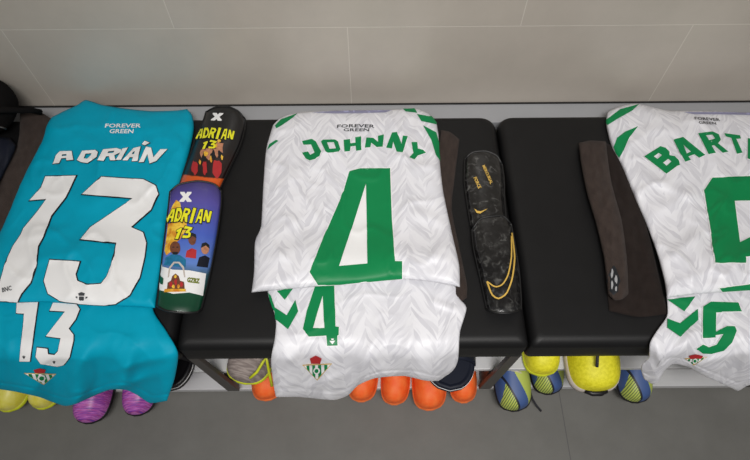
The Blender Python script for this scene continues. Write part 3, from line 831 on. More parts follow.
def tube(name, pts, r, mat, parent=None, closed=False, n=8):
    V, Fc = [], []
    m = len(pts); pts = [Vector(p) for p in pts]
    for i, p in enumerate(pts):
        a = pts[i - 1] if (i > 0 or closed) else p; b = pts[(i + 1) % m] if (i < m - 1 or closed) else p
        t = (b - a).normalized()
        s = t.cross(Vector((0, 0, 1)));
        if s.length < 1e-3: s = t.cross(Vector((1, 0, 0)))
        s.normalize(); q = s.cross(t)
        for k in range(n):
            th = 2 * math.pi * k / n; V.append(p + s * r * math.cos(th) + q * r * math.sin(th))
    for i in range(m if closed else m - 1):
        for k in range(n):
            a, b = i * n, ((i + 1) % m) * n
            Fc.append((a + k, a + (k + 1) % n, b + (k + 1) % n, b + k))
    if not closed:
        Fc.append(tuple(reversed(range(n)))); Fc.append(tuple(range((m - 1) * n, m * n)))
    return mesh_obj(name, V, Fc, mat, parent, True)

gu = build_guard('shin_guard', [(206, 112), (215, 107.5), (227, 106.5), (238, 111), (245, 119)],
    [(245, 119), (245, 128), (240, 146), (231, 165), (220, 188)],
    [(179, 185), (190, 187), (205, 189), (220, 188)],
    [(206, 112), (203, 122), (196, 138), (188, 160), (179, 185)], M['guard_top'], 0.026, lambda v: 0, 'black and red printed shin guard nearest the wall beside teal jersey', 'printed shin guards')
gl = build_guard('shin_guard', [(170, 192), (179, 184.5), (198, 181), (214, 184), (221, 191)],
    [(221, 191), (221, 204), (217, 235), (209, 278), (201, 309)],
    [(157, 306), (166, 310.5), (180, 312.5), (196, 312.5), (201, 309)],
    [(170, 192), (168, 212), (163, 252), (157, 306)], M['guard_low'], 0.027, lambda v: 0.010 * max(0, 1 - v * 1.6) , 'blue and green printed shin guard with white band beside teal jersey', 'printed shin guards', side_lift=0.020)

def xlogo(cl, q):
    (a, b, c, d) = [Vector(p) for p in q]   # tl tr br bl
    def P(u, v): return tuple(a.lerp(b, u).lerp(d.lerp(c, u), v))
    pl = [P(0, 0), P(.36, 0), P(.5, .22), P(.64, 0), P(1, 0), P(1, .14), P(.72, .5), P(1, .86), P(1, 1), P(.64, 1), P(.5, .78), P(.36, 1), P(0, 1), P(0, .86), P(.28, .5), P(0, .14)]
    sl = [P(.47, .06), P(.53, .06), P(.55, .5), P(.53, .94), P(.47, .94), P(.45, .5)]
    return decal('logo_print', cl, [([[pl]], M['print_white'], 0.0006)], step=2.0)

GL = {'A': [[(0, 1), (.28, 0), (.75, 0), (1, 1), (.7, 1), (.66, .72), (.36, .72), (.3, 1)], [(.4, .5), (.62, .5), (.57, .2), (.47, .2)]],
      'D': [[(0, 0), (.65, 0), (1, .3), (1, .7), (.65, 1), (0, 1)], [(.3, .25), (.55, .25), (.7, .4), (.7, .6), (.55, .76), (.3, .76)]],
      'R': [[(0, 0), (.75, 0), (1, .2), (1, .42), (.75, .56), (1.05, 1), (.68, 1), (.45, .62), (.3, .62), (.3, 1), (0, 1)], [(.3, .2), (.65, .2), (.7, .3), (.62, .4), (.3, .4)]],
      'I': [[(.3, 0), (.7, 0), (.7, 1), (.3, 1)]],
      'N': [[(0, 0), (.3, 0), (.7, .55), (.7, 0), (1, 0), (1, 1), (.7, 1), (.3, .45), (.3, 1), (0, 1)]],
      '1': [[(.2, .2), (.5, 0), (.75, 0), (.75, 1), (.42, 1), (.42, .3), (.2, .36)]],
      '3': [[(0, 0), (1, 0), (1, .2), (.7, .42), (1, .55), (1, .85), (.75, 1), (.1, 1), (0, .76), (.65, .78), (.68, .62), (.3, .55), (.3, .4), (.6, .2), (0, .22)]]}
def word(txt, a, b, h, arc=0.0, gap=0.16, skew=0.0):
    a, b = Vector(a), Vector(b); n = len(txt); ax = (b - a); up = Vector((ax.y, -ax.x)).normalized() * h
    gs = []
    for k, ch in enumerate(txt):
        for_g = []
        rj = random.Random(k * 7 + n); lean = rj.uniform(-.18, .22); drop = rj.uniform(-.14, .10); tall = rj.uniform(.92, 1.22)
        for pl in GL[ch]:
            q = []
            for (u, v) in pl:
                u += lean * (.5 - v) + rj.uniform(-.05, .05); v = .5 + (v - .5) * tall + drop + rj.uniform(-.05, .05)
                s = (k + gap / 2 + u * (1 - gap)) / n
                p = a + ax * s + up * (1 - v) + up.normalized() * arc * (1 - (2 * s - 1) ** 2) + ax.normalized() * skew * (1 - v)
                q.append(tuple(p))
            for_g.append(q)
        gs.append(for_g)
    return gs

xlogo(gu, [(213, 113), (223.5, 113.2), (221.5, 121), (211, 120.5)])
wd = word('ADRIAN', (196.5, 138.5), (232.5, 141), 9.0, 2.0, gap=0.06, skew=1.5)
decal('name_print', gu, [(outlined(wd, 0.6), M['print_black'], 0.0005), (wd, M['lime_text'], 0.0018)], step=2.2)
wd = word('13', (200.5, 148.5), (215, 150), 8.5, gap=0.08, skew=1.5)
decal('number_print', gu, [(outlined(wd, 0.6), M['print_black'], 0.0005), (wd, M['lime_text'], 0.0018)], step=2.2)
def blob(cx, cy, rx, ry, n=14, jit=0.12, sd=0):
    rnd = random.Random(sd)
    return [(cx + rx * math.cos(6.2832 * k / n) * (1 + rnd.uniform(-jit, jit)), cy + ry * math.sin(6.2832 * k / n) * (1 + rnd.uniform(-jit, jit))) for k in range(n)]
decal('figure_print', gu, [([[blob(207, 153, 6.5, 6.5, 16, .35, 3)], [blob(217, 148, 5, 9, 16, .4, 5)]], M['skin_mid'], 0.0005),
    ([[blob(204, 158, 3, 5, 12, .4, 8)], [blob(213, 156, 2.5, 5, 12, .4, 9)], [blob(220, 154, 2, 4, 12, .4, 2)]], M['print_black'], 0.0009),
    ([[blob(195, 168, 3.2, 7, 12, .2, 1)], [blob(217, 169, 5.0, 9, 12, .2, 4)], [blob(205, 168, 2.4, 7, 12, .3, 14)]], M['red'], 0.0007),
    ([[blob(206, 154, 2.2, 2.4, 10, .3, 6)], [blob(216, 146, 1.5, 2, 10, .3, 7)], [blob(211, 160, 1.2, 3, 10, .4, 17)], [blob(222, 158, 1.1, 2.4, 10, .4, 18)], [blob(200, 162, 1.2, 2.6, 10, .4, 19)], [blob(219, 141, 1.6, 1.6, 10, .4, 20)]], M['amber'], 0.0012)], step=2.5)

xlogo(gl, [(180.5, 192), (191.5, 192), (191.5, 202), (179.5, 202)])
zz = (160, 170, 3.067)
decal('cloud_print', gl, [([[Z(*zz, [(38, 110), (50, 92), (62, 100), (66, 125), (78, 140), (84, 180), (60, 215), (46, 225), (35, 250), (20, 262), (14, 248), (22, 190), (26, 140)])]], M['amber'], 0.0004)], step=3)
wd = word('ADRIAN', Z(*zz, [(22, 158)])[0], Z(*zz, [(150, 166)])[0], 12.0, 1.5, gap=0.06, skew=2.0)
decal('name_print', gl, [(outlined(wd, 0.8), M['print_black'], 0.0013), (wd, M['lime_text'], 0.0022)], step=2.2)
wd = word('13', Z(*zz, [(40, 210)])[0], Z(*zz, [(92, 214)])[0], 12.0, gap=0.08, skew=2.0)
decal('number_print', gl, [(outlined(wd, 0.8), M['print_black'], 0.0013), (wd, M['lime_text'], 0.0022)], step=2.2)
decal('portrait_print', gl, [
    ([[Z(*zz, [(12, 292), (18, 268), (40, 258), (62, 262), (80, 275), (78, 300)])]], M['teal_print'], 0.0006),
    ([[Z(*zz, [(78, 268), (82, 248), (98, 240), (112, 246), (110, 272)])]], M['red'], 0.0006),
    ([[Z(*zz, [(112, 296), (120, 268), (138, 262), (152, 270), (146, 300)])]], M['navy'], 0.0006),
    ([[Z(*zz, blob(47, 240, 16, 21, 16, 0.03, 1))], [Z(*zz, blob(99, 214, 12, 17, 16, 0.03, 2))]], M['skin_dark'], 0.0009),
    ([[Z(*zz, blob(138, 243, 12, 16, 16, 0.03, 3))]], M['skin_mid'], 0.0009),
    ([[Z(*zz, [(86, 212), (88, 198), (99, 193), (110, 198), (112, 210), (100, 203)])], [Z(*zz, [(125, 240), (128, 226), (140, 222), (150, 230), (151, 242), (140, 232)])], [Z(*zz, [(38, 252), (56, 252), (54, 260), (42, 260)])], [Z(*zz, [(39, 236), (45, 236), (45, 239), (39, 239)])], [Z(*zz, [(51, 236), (57, 236), (57, 239), (51, 239)])]], M['print_black'], 0.0012)], step=2.5)
decal('band_print', gl, [([[Z(*zz, [(0, 294), (40, 306), (90, 308), (141, 318), (131, 386), (90, 376), (40, 380), (-8, 366)])]], M['print_white'], 0.0006),
    ([[Z(*zz, [(24, 330), (28, 300), (42, 282), (60, 282), (74, 298), (78, 330), (74, 330), (69, 302), (57, 287), (45, 287), (33, 302), (28, 330)])]], M['midsole'], 0.0010),
    ([[Z(*zz, [(22, 366), (24, 346), (34, 340), (38, 326), (48, 318), (58, 326), (62, 340), (74, 344), (76, 366)])]], M['skin_dark'], 0.0010),
    ([[Z(*zz, blob(34, 352, 5, 8, 10, .2, 1))], [Z(*zz, blob(66, 352, 5, 8, 10, .2, 2))], [Z(*zz, blob(49, 345, 4, 10, 10, .3, 3))]], M['red'], 0.0014),
    ([[Z(*zz, blob(48, 328, 4, 5, 10, .2, 4))], [Z(*zz, blob(42, 358, 4, 6, 10, .3, 5))], [Z(*zz, blob(57, 358, 4, 6, 10, .3, 6))]], M['amber'], 0.0018),
    ([[Z(*zz, [(16, 366), (78, 366), (80, 374), (14, 376)])]], M['amber'], 0.0022),
    ([[Z(*zz, [(-4, 330), (12, 334), (10, 352), (-6, 348)])]], M['dark_green'], 0.0012)], step=2.5)
text_decal('band_lettering', gl, [dict(txt='GZBZ', x0=186.8, y0=277.3, wdt=12.5, hgt=5.2, rot=0.12, bold=0.06)], M['olive'], off=0.0014)

nu_ = build_guard('shin_guard', [(465, 159), (472, 152.5), (486, 151), (497, 156), (502, 165)],
    [(502, 165), (504, 180), (504.5, 200), (506, 218)],
    [(471, 226), (482, 224), (495, 221), (506, 218)],
    [(465, 159), (464.3, 180), (467.5, 205), (471, 226)], M['nike'], 0.022, lambda v: 0, 'black marbled shin guard with small gold tick, nearer the wall', 'black shin guards')
nl_ = build_guard('shin_guard', [(472, 230), (480, 219), (490, 216.5), (503, 216), (511, 224)],
    [(511, 224), (515, 246), (519, 272), (521, 297), (521, 310)],
    [(487, 309), (495, 312.5), (510, 313), (521, 310)],
    [(472, 230), (474, 250), (481, 281), (487, 309)], M['nike'], 0.023, lambda v: 0.009 * max(0, 1 - v * 1.6), 'black marbled shin guard with large gold outlined tick, nearer the bench front', 'black shin guards')
def stroke(pts, w_):
    S = spline(pts, 26); L, R = [], []
    for i, p in enumerate(S):
        t = (S[min(i + 1, len(S) - 1)] - S[max(i - 1, 0)]).normalized(); nrm = Vector((-t.y, t.x))
        L.append(tuple(p + nrm * w_ / 2)); R.append(tuple(p - nrm * w_ / 2))
    return L + R[::-1]
zz = (460, 140, 2.556)
decal('tick_print', nl_, [([[stroke(Z(*zz, [(131, 238), (138, 300), (132, 355), (118, 393), (98, 406), (82, 395), (70, 362)]), 1.5)], [stroke(Z(*zz, [(130, 246), (130, 300), (122, 345), (108, 370), (90, 376), (70, 362)]), 1.3)]], M['gold'], 0.0017)], step=2.5)
decal('tick_print', nu_, [([[Z(*zz, [(37, 176), (43, 187), (52, 189), (71, 176), (54, 183), (46, 182)])]], M['gold'], 0.0017)], step=2.5)
text_decal('lettering_print', nu_, [dict(txt='MERCURIAL', x0=482.0, y0=163.5, wdt=20, hgt=3.0, rot=1.15, bold=0.03), dict(txt='FORCE', x0=473.5, y0=175.0, wdt=12, hgt=3.4, rot=1.15, bold=0.03)], M['gold'])

# ------------------------------------------------------------------ socks, towel, bag
def build_sock(name, top, right, bottom, left, mat, H, label, cat='sock', base=0.0, group=None, seed=0, power=0.5):
    nu, nv = 40, 70
    g = coons(top, right, bottom, left, nu, nv); V, UV, Fc = [], [], []
    for j in range(nv + 1):
        for i in range(nu + 1):
            u, v = i / nu, j / nv; p = g[j][i]
            e = min(1.0, min(v, 1 - v) / 0.05)
            h = H * (max(0, 1 - abs(2 * u - 1) ** 3)) ** power * (0.3 + 0.7 * math.sqrt(e))
            h += (0.004 * noise.noise(Vector((p.x * .07, p.y * .04, seed))) + 0.002 * noise.noise(Vector((p.x * .2, p.y * .09, seed)))) * (h / H)
            V.append(at(p.x, p.y, BT + 0.0025 + base + max(0, h))); UV.append(((u - .5) * 0.09, v * 0.35))
    W = nu + 1
    for j in range(nv):
        for i in range(nu):
            Fc.append((j * W + i, (j + 1) * W + i, (j + 1) * W + i + 1, j * W + i + 1))
    n0 = len(V); ring = [(i, 0) for i in range(nu)] + [(nu, j) for j in range(nv)] + [(i, nv) for i in range(nu, 0, -1)] + [(0, j) for j in range(nv, 0, -1)]
    c = g[nv // 2][nu // 2]
    for (i, j) in ring:
        p = g[j][i]; P = at(p.x, p.y, BT + 0.0015 + base); V.append(P); UV.append(UV[j * W + i])
    for k in range(len(ring)):
        a, b = ring[k], ring[(k + 1) % len(ring)]
        Fc.append((a[1] * W + a[0], b[1] * W + b[0], n0 + (k + 1) % len(ring), n0 + k))
    o = mesh_obj(name, V, Fc, mat, None, True, uvs=UV); tag(o, label, cat, group)
    cl = Cloth(); cl.o = o; cl.bvh = BVHTree.FromPolygons([tuple(v) for v in V[:n0]], [f for f in Fc if max(f) < n0]); return cl

build_sock('sock', [(441, 130), (450, 132), (459.5, 139.5)], [(459.5, 139.5), (458, 152), (454.5, 180), (452, 210), (460, 250), (467, 284), (467, 298)],
    [(452, 301), (460, 302), (467, 298)], [(441, 130), (436, 170), (434, 210), (442, 260), (452, 301)], M['sock'], 0.007,
    'grey brown folded sock showing past right edge of number 4 jersey')
sd = build_sock('sock', [(588, 143), (602, 142), (622, 150)], [(622, 150), (632, 180), (648, 230), (660, 280), (668, 314)],
    [(609, 311), (638, 318), (668, 316)], [(588, 143), (592, 180), (602, 230), (606, 280), (609, 311)], M['sock_dark'], 0.007,
    'dark brown flat folded sock, lower one beside the number 5 jersey')
su = build_sock('sock', [(578.5, 143), (590, 140.5), (606, 141.5)], [(606, 141.5), (608, 160), (612, 185), (622, 222), (627, 260), (628.5, 294)],
    [(608, 294), (614, 300), (622, 299.5), (629, 294)], [(578.5, 143), (581, 164), (587, 194), (596, 224), (604, 259), (608, 294)], M['sock'], 0.014,
    'grey brown ribbed sock rolled lengthwise, upper one beside number 5 jersey', base=0.009)
decal('cuff_emblem', su, [([[blob(613.5, 281, 6.0, 14, 16, .15, 2)]], M['print_black'], 0.0006), ([[blob(612, 274, 1.4, 4, 10, .4, 4)], [blob(616, 279, 1.1, 4, 10, .4, 5)], [blob(612, 285, 1.1, 4, 10, .4, 6)], [blob(616, 289, 1.0, 3, 10, .4, 8)]], M['ledge'], 0.001)], step=2.5)
build_sock('towel', [(20, 111), (36, 110), (52, 119)], [(52, 119), (44, 150), (26, 185), (8, 225), (-2, 250)], [(-44, 240), (-20, 246), (-2, 250)],
    [(20, 111), (17, 145), (-10, 180), (-44, 240)], M['sock_dark'], 0.008, 'dark grey brown folded towel sticking out left of the teal jersey', 'towel', seed=3)
bpy.data.objects['towel'].data.materials[0] = M['sock']
build_sock('training_top', [(-34, 138), (-10, 136), (10, 138)], [(10, 138), (16, 146), (12, 158), (2, 178), (-8, 200)], [(-60, 205), (-30, 204), (-8, 200)],
    [(-34, 138), (-42, 150), (-52, 175), (-60, 205)], M['navy'], 0.020, 'dark navy folded training top at the left end of the bench', 'clothing', base=0.0115, seed=5)

def superbox(name, c, r, mat, parent=None, ex=0.6, nu=32, nv=18, fn=None):
    V, Fc = [], []
    sg = lambda v, p: math.copysign(abs(v) ** p, v)
    for j in range(nv + 1):
        ph = -math.pi / 2 + math.pi * j / nv
        for i in range(nu):
            th = 2 * math.pi * i / nu
            p = Vector((sg(math.cos(ph), ex) * sg(math.cos(th), ex), sg(math.cos(ph), ex) * sg(math.sin(th), ex), sg(math.sin(ph), ex)))
            p = Vector((c[0] + p.x * r[0], c[1] + p.y * r[1], c[2] + p.z * r[2]))
            if fn: p = fn(p)
            V.append(p)
    for j in range(nv):
        for i in range(nu):
            Fc.append((j * nu + i, j * nu + (i + 1) % nu, (j + 1) * nu + (i + 1) % nu, (j + 1) * nu + i))
    return mesh_obj(name, V, Fc, mat, parent)
bag = empty('bag', (-0.93, 0.89, BT + 0.002))
tag(bag, 'black fabric bag standing against the wall at the far left', 'bag')
superbox('bag_body', (-0.962, 0.886, BT + 0.0615), (0.15, 0.074, 0.059), M['bag'], bag, 0.72, 40, 24, fn=lambda p: p + Vector((0, 0, 0.006 * noise.noise(p * 14))))
tube('carry_strap', [(-0.86, 0.83, BT + 0.095), (-0.81, 0.85, BT + 0.085), (-0.792, 0.875, BT + 0.055), (-0.782, 0.888, BT + 0.042), (-0.774, 0.90, BT + 0.022)], 0.007, M['bag'], bag)
tube('zip', [(-0.93 + 0.13 * math.cos(a), 0.812, BT + 0.065 + 0.02 * math.sin(a)) for a in [math.pi * k / 12 for k in range(13)]], 0.0025, M['rim'], bag)

# ------------------------------------------------------------------ footwear on the shelf
def loft_shoe(kind, toe, yaw, width, length, up_mat, sole_mat, label, cat, group=None, lace_mat=None, z=SHZ, hs=1.0, collar=True, pitch=0.0, sole_h=0.012, studs=False):
    """toe: world x,y of the toe tip; heel points to the wall."""
    root = empty(kind, (toe[0], toe[1], z + 0.001)); root.rotation_euler = (pitch, 0, yaw)
    tag(root, label, cat, group)
    hw = width / 2
    T = [0, .012, .035, .07, .12, .2, .3, .4, .5, .6, .7, .8, .9, .96, 1.0]
    Wd = [.16, .46, .70, .85, .95, 1.0, 1.0, .94, .86, .80, .77, .78, .74, .58, .2]
    Hh = [.022, .030, .037, .043, .048, .054, .060, .067, .076, .086, .094, .098, .100, .098, .085]
    n = 28; V, UV, Fc = [], [], []
    for t, ww, hh in zip(T, Wd, Hh):
        h = (hh) * hs
        for k in range(n):
            a = 2 * math.pi * k / n
            ca, sa = math.cos(a), math.sin(a)
            x = hw * ww * math.copysign(abs(ca) ** 0.75, ca) * (1.0 if sa <= 0.05 else 1 - 0.18 * sa * (0.4 + t))
            zz_ = sole_h * 0.8 + (h * math.copysign(abs(sa) ** 0.8, sa) if sa > 0 else 0.006 * sa)
            x += 0.006 * math.sin(math.pi * min(1, t * 1.2)) * (1 if group != 'left' else -1)
            V.append(Vector((x, t * length, zz_))); UV.append((x, t * length))
    skip = set()
    for i in range(len(T) - 1):
        for k in range(n):
            top = abs(((k + .5) / n * 360) - 90) < 58
            if collar and top and 0.58 < (T[i] + T[i + 1]) / 2 < 0.97: continue
            Fc.append((i * n + k, i * n + (k + 1) % n, (i + 1) * n + (k + 1) % n, (i + 1) * n + k))
    Fc.append(tuple(range(n))[::-1]); Fc.append(tuple(range((len(T) - 1) * n, len(T) * n)))
    def child(name, V, Fc, m, UV=None, sm=True):
        me = bpy.data.meshes.new(name); me.from_pydata([tuple(v) for v in V], [], Fc); me.materials.append(m)
        if UV:
            ul = me.uv_layers.new(name='UVMap')
            for lp in me.loops: ul.data[lp.index].uv = UV[lp.vertex_index]
        for p in me.polygons: p.use_smooth = sm
        bm = bmesh.new(); bm.from_mesh(me); bmesh.ops.recalc_face_normals(bm, faces=bm.faces); bm.to_mesh(me); bm.free()
        o = bpy.data.objects.new(name, me); COL.objects.link(o); o.parent = root; return o
    up = child('upper', V, Fc, up_mat, UV)
    sd_ = up.modifiers.new('smooth', 'SUBSURF'); sd_.levels = 1; sd_.render_levels = 2
    # sole
    V, Fc = [], []
    prof = [(-.04, 0.0), (0.02, 0.0015), (0.045, sole_h * .5), (0.02, sole_h), (-.04, sole_h + .001)]
    fine = []
    for i in range(40):
        t = i / 39
        for q in range(len(T) - 1):
            if T[q] <= t <= T[q + 1]:
                f = (t - T[q]) / (T[q + 1] - T[q]); fine.append((t, Wd[q] + (Wd[q + 1] - Wd[q]) * f)); break
    ol = [(hw * w_ + 0.006 * math.sin(math.pi * min(1, t * 1.2)), t * length) for t, w_ in fine] + [(-hw * w_ + 0.006 * math.sin(math.pi * min(1, t * 1.2)), t * length) for t, w_ in reversed(fine)]
    cy = length * .45; m_ = len(ol)
    for gr, zz_ in prof:
        for (x, y) in ol:
            V.append(Vector((x * (1 + gr), cy + (y - cy) * (1 + gr * .4), zz_)))
    for i in range(len(prof) - 1):
        for k in range(m_):
            Fc.append((i * m_ + k, i * m_ + (k + 1) % m_, (i + 1) * m_ + (k + 1) % m_, (i + 1) * m_ + k))
    Fc.append(tuple(range(m_))[::-1]); Fc.append(tuple(range((len(prof) - 1) * m_, len(prof) * m_)))
    child('sole', V, Fc, sole_mat)
    # inside of the collar
    V, Fc = [], []
    for j in range(6):
        s = 1 - j / 5 * .25; zz_ = sole_h + 0.066 * hs * (1 - j / 5) + .006
        for k in range(20):
            a = 2 * math.pi * k / 20
            V.append(Vector((0.002 + hw * .60 * s * math.cos(a), length * (.78 + .17 * s * math.sin(a)), zz_)))
    for j in range(5):
        for k in range(20):
            Fc.append((j * 20 + k, j * 20 + (k + 1) % 20, (j + 1) * 20 + (k + 1) % 20, (j + 1) * 20 + k))
    Fc.append(tuple(range(100, 120)))
    if collar: child('lining', V, Fc, M['lining'])
    if lace_mat:
        V, Fc = [], []
        for q in range(5):
            t = .30 + .055 * q
            for q2 in range(len(T) - 1):
                if T[q2] <= t <= T[q2 + 1]:
                    f = (t - T[q2]) / (T[q2 + 1] - T[q2]); hh = (Hh[q2] + (Hh[q2 + 1] - Hh[q2]) * f) * hs; break
            st = len(V); mm = 9
            for i in range(mm):
                u = i / (mm - 1) * 2 - 1
                p = Vector((0.004 + u * hw * .42, t * length + 0.006 * u * (1 if q % 2 else -1), sole_h * .8 + hh * (1 - .16 * u * u) + .001))
                for k in range(6):
                    a = 2 * math.pi * k / 6; V.append(p + Vector((0, 0.003 * math.cos(a), 0.0022 * math.sin(a))))
            for i in range(mm - 1):
                for k in range(6):
                    Fc.append((st + i * 6 + k, st + i * 6 + (k + 1) % 6, st + (i + 1) * 6 + (k + 1) % 6, st + (i + 1) * 6 + k))
        child('laces', V, Fc, lace_mat)
    return root

def shoe_px(kind, px, py, wpx, up, sole, label, cat, group=None, yaw=0.0, z=SHZ, length=0.27, tz=0.028, **kw):
    p = at(px, py, z + tz)
    dep = -(CAM_ROT.transposed() @ (p - CAM_POS)).z
    return loft_shoe(kind, (p.x, p.y), yaw, wpx * dep / F_PX, length, up, sole, label, cat, group, z=z, **kw)

R_ = math.radians
LW = M['lace_white']
shoe_px('football_boot', 2, 409.5, 33, M['pale_yellow'], M['lime'], 'pale yellow football boot at the far left below teal shorts', 'football boot', 'pale yellow boots', yaw=R_(0), lace_mat=LW)
shoe_px('football_boot', 37, 407, 30, M['pale_yellow'], M['lime'], 'pale yellow football boot beside the purple boots', 'football boot', 'pale yellow boots', yaw=R_(0), lace_mat=LW)
shoe_px('football_boot', 85, 421.5, 36, M['purple'], M['black_sole'], 'purple streaked football boot, left and further forward of its pair', 'football boot', 'purple boots', yaw=R_(3), lace_mat=LW)
shoe_px('football_boot', 134.5, 413.5, 33.5, M['purple'], M['black_sole'], 'purple streaked football boot, right one of its pair', 'football boot', 'purple boots', yaw=R_(6), lace_mat=LW)
GO = 'orange boots under the number 4 shorts'
shoe_px('football_boot', 267, 398, 34, M['orange'], M['orange_sole'], 'orange football boot leftmost of the orange row, beside taupe shoe', 'football boot', GO, yaw=R_(10), lace_mat=M['orange'])
shoe_px('football_boot', 361, 399.5, 30, M['orange'], M['orange_sole'], 'orange football boot just right of the white shorts crest', 'football boot', GO, yaw=R_(0), lace_mat=M['orange'])
shoe_px('football_boot', 394.5, 402.5, 29.5, M['orange'], M['orange_sole'], 'orange football boot third from the left of the orange row', 'football boot', GO, yaw=R_(0), lace_mat=M['orange'])
shoe_px('football_boot', 430.5, 408, 34.5, M['orange'], M['orange_sole'], 'orange football boot sticking furthest forward beside the navy sandal', 'football boot', GO, yaw=R_(3), lace_mat=M['orange'])
shoe_px('football_boot', 465, 400.5, 28.5, M['orange'], M['orange_sole'], 'orange football boot rightmost of the orange row, below the navy sandal', 'football boot', GO, yaw=R_(3), lace_mat=M['orange'])
GB = 'lime and blue boots'
bb = shoe_px('football_boot', 517, 409, 37, M['zebra'], M['black_sole'], 'lime and blue football boot furthest forward, beside the bench leg', 'football boot', GB, yaw=R_(4), lace_mat=LW)
shoe_px('football_boot', 551, 392, 34, M['zebra'], M['black_sole'], 'lime and blue football boot below the small yellow shoe', 'football boot', GB, yaw=R_(2), lace_mat=LW)
shoe_px('football_boot', 638.5, 400.5, 35, M['zebra'], M['black_sole'], 'lime and blue football boot beside the number 5 shorts', 'football boot', GB, yaw=R_(-3), lace_mat=LW)
ys = shoe_px('running_shoe', 597.5, 391, 53, M['yellow'], M['midsole'], 'large yellow running shoe with pale midsole on the upper shelf', 'shoe', 'yellow shoes', yaw=R_(0), lace_mat=M['lace_dark'], hs=1.15, sole_h=0.022, z=SHU)
shoe_px('running_shoe', 544, 373, 38, M['yellow'], M['lime'], 'small yellow shoe on the upper shelf above two lime and blue boots', 'shoe', 'yellow shoes', yaw=R_(-2), z=SHU, lace_mat=M['yellow'])
ta = shoe_px('running_shoe', 240, 380.5, 46, M['taupe'], M['lime'], 'taupe knit shoe with lime sole beside the left bench leg', 'shoe', None, yaw=R_(-14), hs=1.0, lace_mat=None, z=SHU)
tube('loose_lace', [at(250, 378, SHU + .06), at(257, 372, SHU + .07), at(263, 362, SHU + .08), at(266, 357, SHU + .083), at(268, 366, SHU + .07), at(270, 376, SHU + .05), at(272, 386, SHU + .03)], 0.0032, M['lime'], ta)
# loose lace end hanging from the front lime and blue boot to the floor
tube('pull_tab', [at(598, 349, SHU + .103), at(597.5, 357, SHU + .099), at(597, 367, SHU + .088)], 0.0035, M['lace_dark'], ys)
tp = at(597, 391, SHU + .028)
tube('toe_bumper', [(tp.x - .022, tp.y + .004, SHU + .018), (tp.x - .008, tp.y - .003, SHU + .02), (tp.x + .010, tp.y - .003, SHU + .02), (tp.x + .024, tp.y + .004, SHU + .018)], 0.0065, M['black_sole'], ys)
p0, p1 = at(529, 388, 0.06), at(541, 411, 0.004)
tube('lace_end', [p0, p0.lerp(p1, .35) + Vector((0, -.004, -0.012)), p0.lerp(p1, .7) + Vector((0, -.003, -.008)), p1], 0.0028, M['lace_dark'], bb)

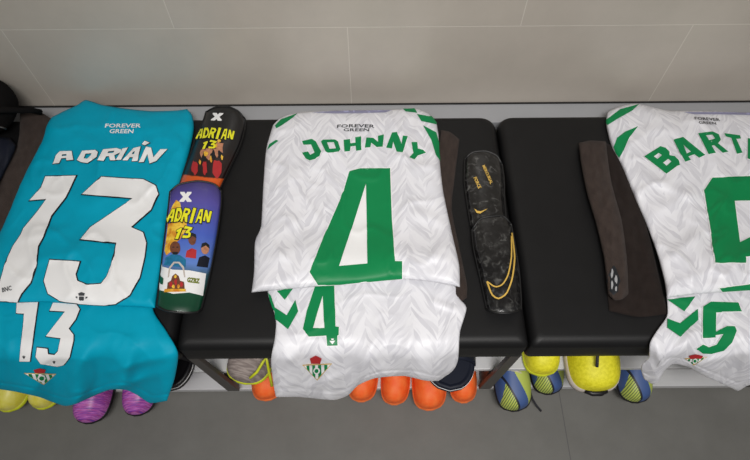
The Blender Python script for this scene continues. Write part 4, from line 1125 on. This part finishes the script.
def sandal(px, py, wpx, z, yaw, label, foam, pitch=0.0, length=0.27):
    p = at(px, py, z + 0.02); dep = -(CAM_ROT.transposed() @ (p - CAM_POS)).z; hw = wpx * dep / F_PX / 2
    root = empty('slide_sandal', (p.x, p.y, z + 0.001)); root.rotation_euler = (pitch, 0, yaw); tag(root, label, 'sandal')
    T = [i / 40 for i in range(41)]
    def wid(t): return hw * (min(1, math.sqrt(max(0, 1 - (1 - min(1, t / .22)) ** 2))) if t < .22 else (1 - .22 * math.sin(math.pi * min(1, (t - .22) / .6) / 2) if t < .82 else .78 * math.sqrt(max(0, 1 - ((t - .82) / .18) ** 2))))
    ol = [(wid(t), t * length) for t in T] + [(-wid(t), t * length) for t in reversed(T)][1:-1]
    def layer(name, prof, m):
        V, Fc = [], []; k_ = len(ol); cy = length * .5
        for gr, zz_ in prof:
            for x, y in ol: V.append((x * (1 + gr / hw), cy + (y - cy) * (1 + gr / cy), zz_))
        for i in range(len(prof) - 1):
            for k in range(k_): Fc.append((i * k_ + k, i * k_ + (k + 1) % k_, (i + 1) * k_ + (k + 1) % k_, (i + 1) * k_ + k))
        Fc.append(tuple(range(k_))[::-1]); Fc.append(tuple(range((len(prof) - 1) * k_, len(prof) * k_)))
        me = bpy.data.meshes.new(name); me.from_pydata(V, [], Fc); me.materials.append(m)
        for q in me.polygons: q.use_smooth = len(q.vertices) == 4
        o = bpy.data.objects.new(name, me); COL.objects.link(o); o.parent = root
    layer('sole', [(-.003, 0), (0, .002), (0, .014)], foam)
    layer('rim_line', [(0.0004, .014), (0.0008, .0155), (0.0004, .017)], M['print_white'])
    layer('footbed', [(0, .017), (0, .022), (-.003, .0255), (-.008, .0255), (-.012, .023)], foam)
    V, Fc = [], []
    for j in range(9):
        y = length * (.22 + .26 * j / 8)
        for i in range(17):
            a = math.pi * i / 16; V.append((hw * 1.0 * math.cos(a), y, .012 + (.045 + .012 * j / 8) * math.sin(a)))
    for j in range(8):
        for i in range(16): Fc.append((j * 17 + i, j * 17 + i + 1, (j + 1) * 17 + i + 1, (j + 1) * 17 + i))
    me = bpy.data.meshes.new('strap'); me.from_pydata(V, [], Fc); me.materials.append(foam)
    for q in me.polygons: q.use_smooth = True
    o = bpy.data.objects.new('strap', me); COL.objects.link(o); o.parent = root
    md = o.modifiers.new('t', 'SOLIDIFY'); md.thickness = .004; md.offset = -1
    return root
sandal(450, 390.5, 50, SHU, R_(-4), 'navy slide sandal with white rim line on the upper shelf above the orange boots', M['navy_foam'])
sandal(168, 389.5, 38, SHU, R_(-4), 'black slide sandal with white rim line behind right edge of teal shorts', M['black_sole'])

# labels for the parts that look different from the rest of their thing
for o in list(COL.objects):
    if o.parent is None or o.type != 'MESH': continue
    kind = o.name.split('.')[0]; teal = '13' in o.parent.get('label', '') ; guard = 'guard' in o.parent.get('label', '')
    if kind == 'number_print': o['label'] = 'yellow number 13 print' if guard else ('white number print with black outline' if teal else 'green number print')
    elif kind == 'name_print': o['label'] = 'yellow name lettering' if guard else ('white name lettering' if teal else 'green name lettering')
    elif kind == 'crest': o['label'] = 'green and white striped triangular crest with red crown'
    elif kind == 'chevron_print': o['label'] = 'pair of green chevrons'
    elif kind == 'sleeve_trim': o['label'] = 'green shoulder stripe'
    elif kind == 'rim_line': o['label'] = 'white rim line'
    elif kind == 'loose_lace': o['label'] = 'lime lace loop'
    elif kind == 'tick_print': o['label'] = 'gold tick mark'
    elif kind == 'shelf_board': o['label'] = 'white shoe shelf board'
